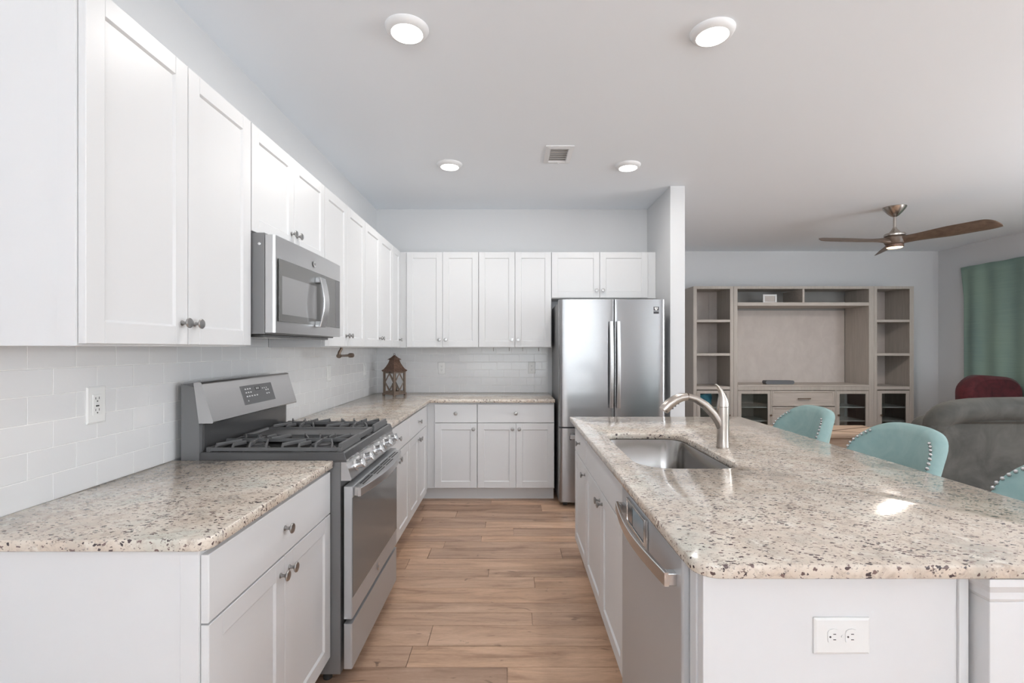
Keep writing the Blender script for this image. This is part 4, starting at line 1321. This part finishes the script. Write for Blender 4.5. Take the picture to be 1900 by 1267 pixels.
STO = [((1.765, 2.965), 'teal nailhead bar stool at the far island end, before the media drawers', -2),
       ((1.765, 2.25), 'teal nailhead bar stool in the middle of the row, overlapping the grey sofa', 0),
       ((1.765, 1.50), 'teal nailhead bar stool cut off by the picture edge, closest to the camera', 0)]
for i, ((x_, y_), lab, rot) in enumerate(STO):
    o = st0 if i == 0 else copy_tree(st0)
    o.location = (x_, y_, 0); o.rotation_euler = (0, 0, math.radians(rot)); o['label'] = lab; o['group'] = 'teal bar stools along the island'

# ------------------------------------------------------------------ sofa (seen from behind) and maroon armchair
sf = thing('sofa', 'grey-brown suede sofa with rolled back top, seen from behind the stools', 'sofa', (4.49, 4.05, 0))
def soft_box(x0, x1, y0, y1, z0, z1, r, name, m, parent, seg=5):
    o = MB().box(x0, x1, y0, y1, z0, z1).build(name, m, parent)
    for p_ in o.data.polygons: p_.use_smooth = True
    b_ = o.modifiers.new('bevel', 'BEVEL'); b_.width = r; b_.segments = seg
    w_ = o.modifiers.new('wn', 'WEIGHTED_NORMAL')
    return o
SW = 1.12
def back_prof(zt, y0, y1, x0, x1, zb, rc, n=8):
    pts = [(x0, zb)]
    pts.append((x1, zb))
    for k in range(n + 1):
        a_ = PI / 2 * k / n; pts.append((x1 - rc + rc * math.cos(a_), zt - rc * .85 + rc * .85 * math.sin(a_)))
    for k in range(n + 1):
        a_ = PI / 2 + PI / 2 * k / n; pts.append((x0 + rc + rc * math.cos(a_), zt - rc * .85 + rc * .85 * math.sin(a_)))
    return pts
bp_ = MB(); pr_ = back_prof(.80, 0, 0, -SW, SW, .12, .14)
def ins(poly, d): return offset_poly(poly, d)
bp_.loft([[(x_, -.165, z_) for x_, z_ in ins(pr_, .045)], [(x_, -.195, z_) for x_, z_ in ins(pr_, .02)], [(x_, -.17, z_) for x_, z_ in pr_], [(x_, .02, z_) for x_, z_ in pr_], [(x_, .06, z_) for x_, z_ in ins(pr_, .04)]], smooth=True)
bp_.build('backrest', M['sofa'], sf, .0, sharp=80)
rl_ = MB(); rings = []
path = [(-SW + .075, .74), (-SW + .08, .80), (-SW + .14, .868), (-SW + .25, .902), (-SW + .5, .915), (0, .918), (SW - .5, .915), (SW - .25, .902), (SW - .14, .868), (SW - .08, .80), (SW - .075, .74)]
rads = [.070, .086, .097, .102, .104, .104, .104, .102, .097, .086, .070]
rl_.tube([(x_, -.125, z_ - .048) for x_, z_ in path], rads, 18, sx=1.0, up=(0, 1, 0))
for i_, v_3 in enumerate(rl_.v):
    pass
rl_.build('top_roll', M['sofa'], sf, sharp=80, sub=1)
soft_box(-SW + .06, SW - .06, -.13, .60, .10, .40, .05, 'base', M['sofa'], sf)
for sg in (-1, 1):
    soft_box(min(sg * (SW - .06), sg * (SW - .24)), max(sg * (SW - .06), sg * (SW - .24)), .065, .62, .405, .56, .07, 'armrest', M['sofa'], sf)
for k in range(2):
    x0 = -SW + .245 + k * (SW - .245)
    soft_box(x0 + .003, x0 + SW - .248, .07, .60, .405, .50, .05, 'seat_cushion', M['sofa'], sf)
for sx in (-1, 1):
    for yy in (-.08, .54): MB().lathe([(.025, 0), (.03, .0995)], n=14).build('foot', M['legwood'], sf).location = (sx * (SW - .08), yy, 0)

ac = thing('armchair', 'maroon velvet armchair whose back rises behind the grey sofa', 'armchair', (5.78, 5.80, 0), PI)
apr = back_prof(1.035, 0, 0, -.33, .33, .30, .24)
AM = MB()
AM.loft([[(x_, -.10, z_) for x_, z_ in ins(apr, .045)], [(x_, -.125, z_) for x_, z_ in ins(apr, .018)], [(x_, -.10, z_ + .008 * math.sin(x_ * 12)) for x_, z_ in apr], [(x_, .05, z_ + .008 * math.sin(x_ * 12)) for x_, z_ in apr], [(x_, .09, z_) for x_, z_ in ins(apr, .04)]], smooth=True)
AM.build('backrest', M['maroon'], ac, sharp=80)
soft_box(-.33, .33, -.06, .60, .08, .44, .05, 'base', M['maroon'], ac)
soft_box(-.195, .195, .095, .60, .4405, .54, .04, 'seat_cushion', M['maroon'], ac)
for x0, x1 in ((-.33, -.20), (.20, .33)):
    soft_box(x0, x1, .095, .62, .4405, .64, .05, 'armrest', M['maroon'], ac)
for sx in (-.26, .26):
    for yy in (0, .54): MB().lathe([(.022, 0), (.026, .0795)], n=12).build('foot', M['legwood'], ac).location = (sx, yy, 0)
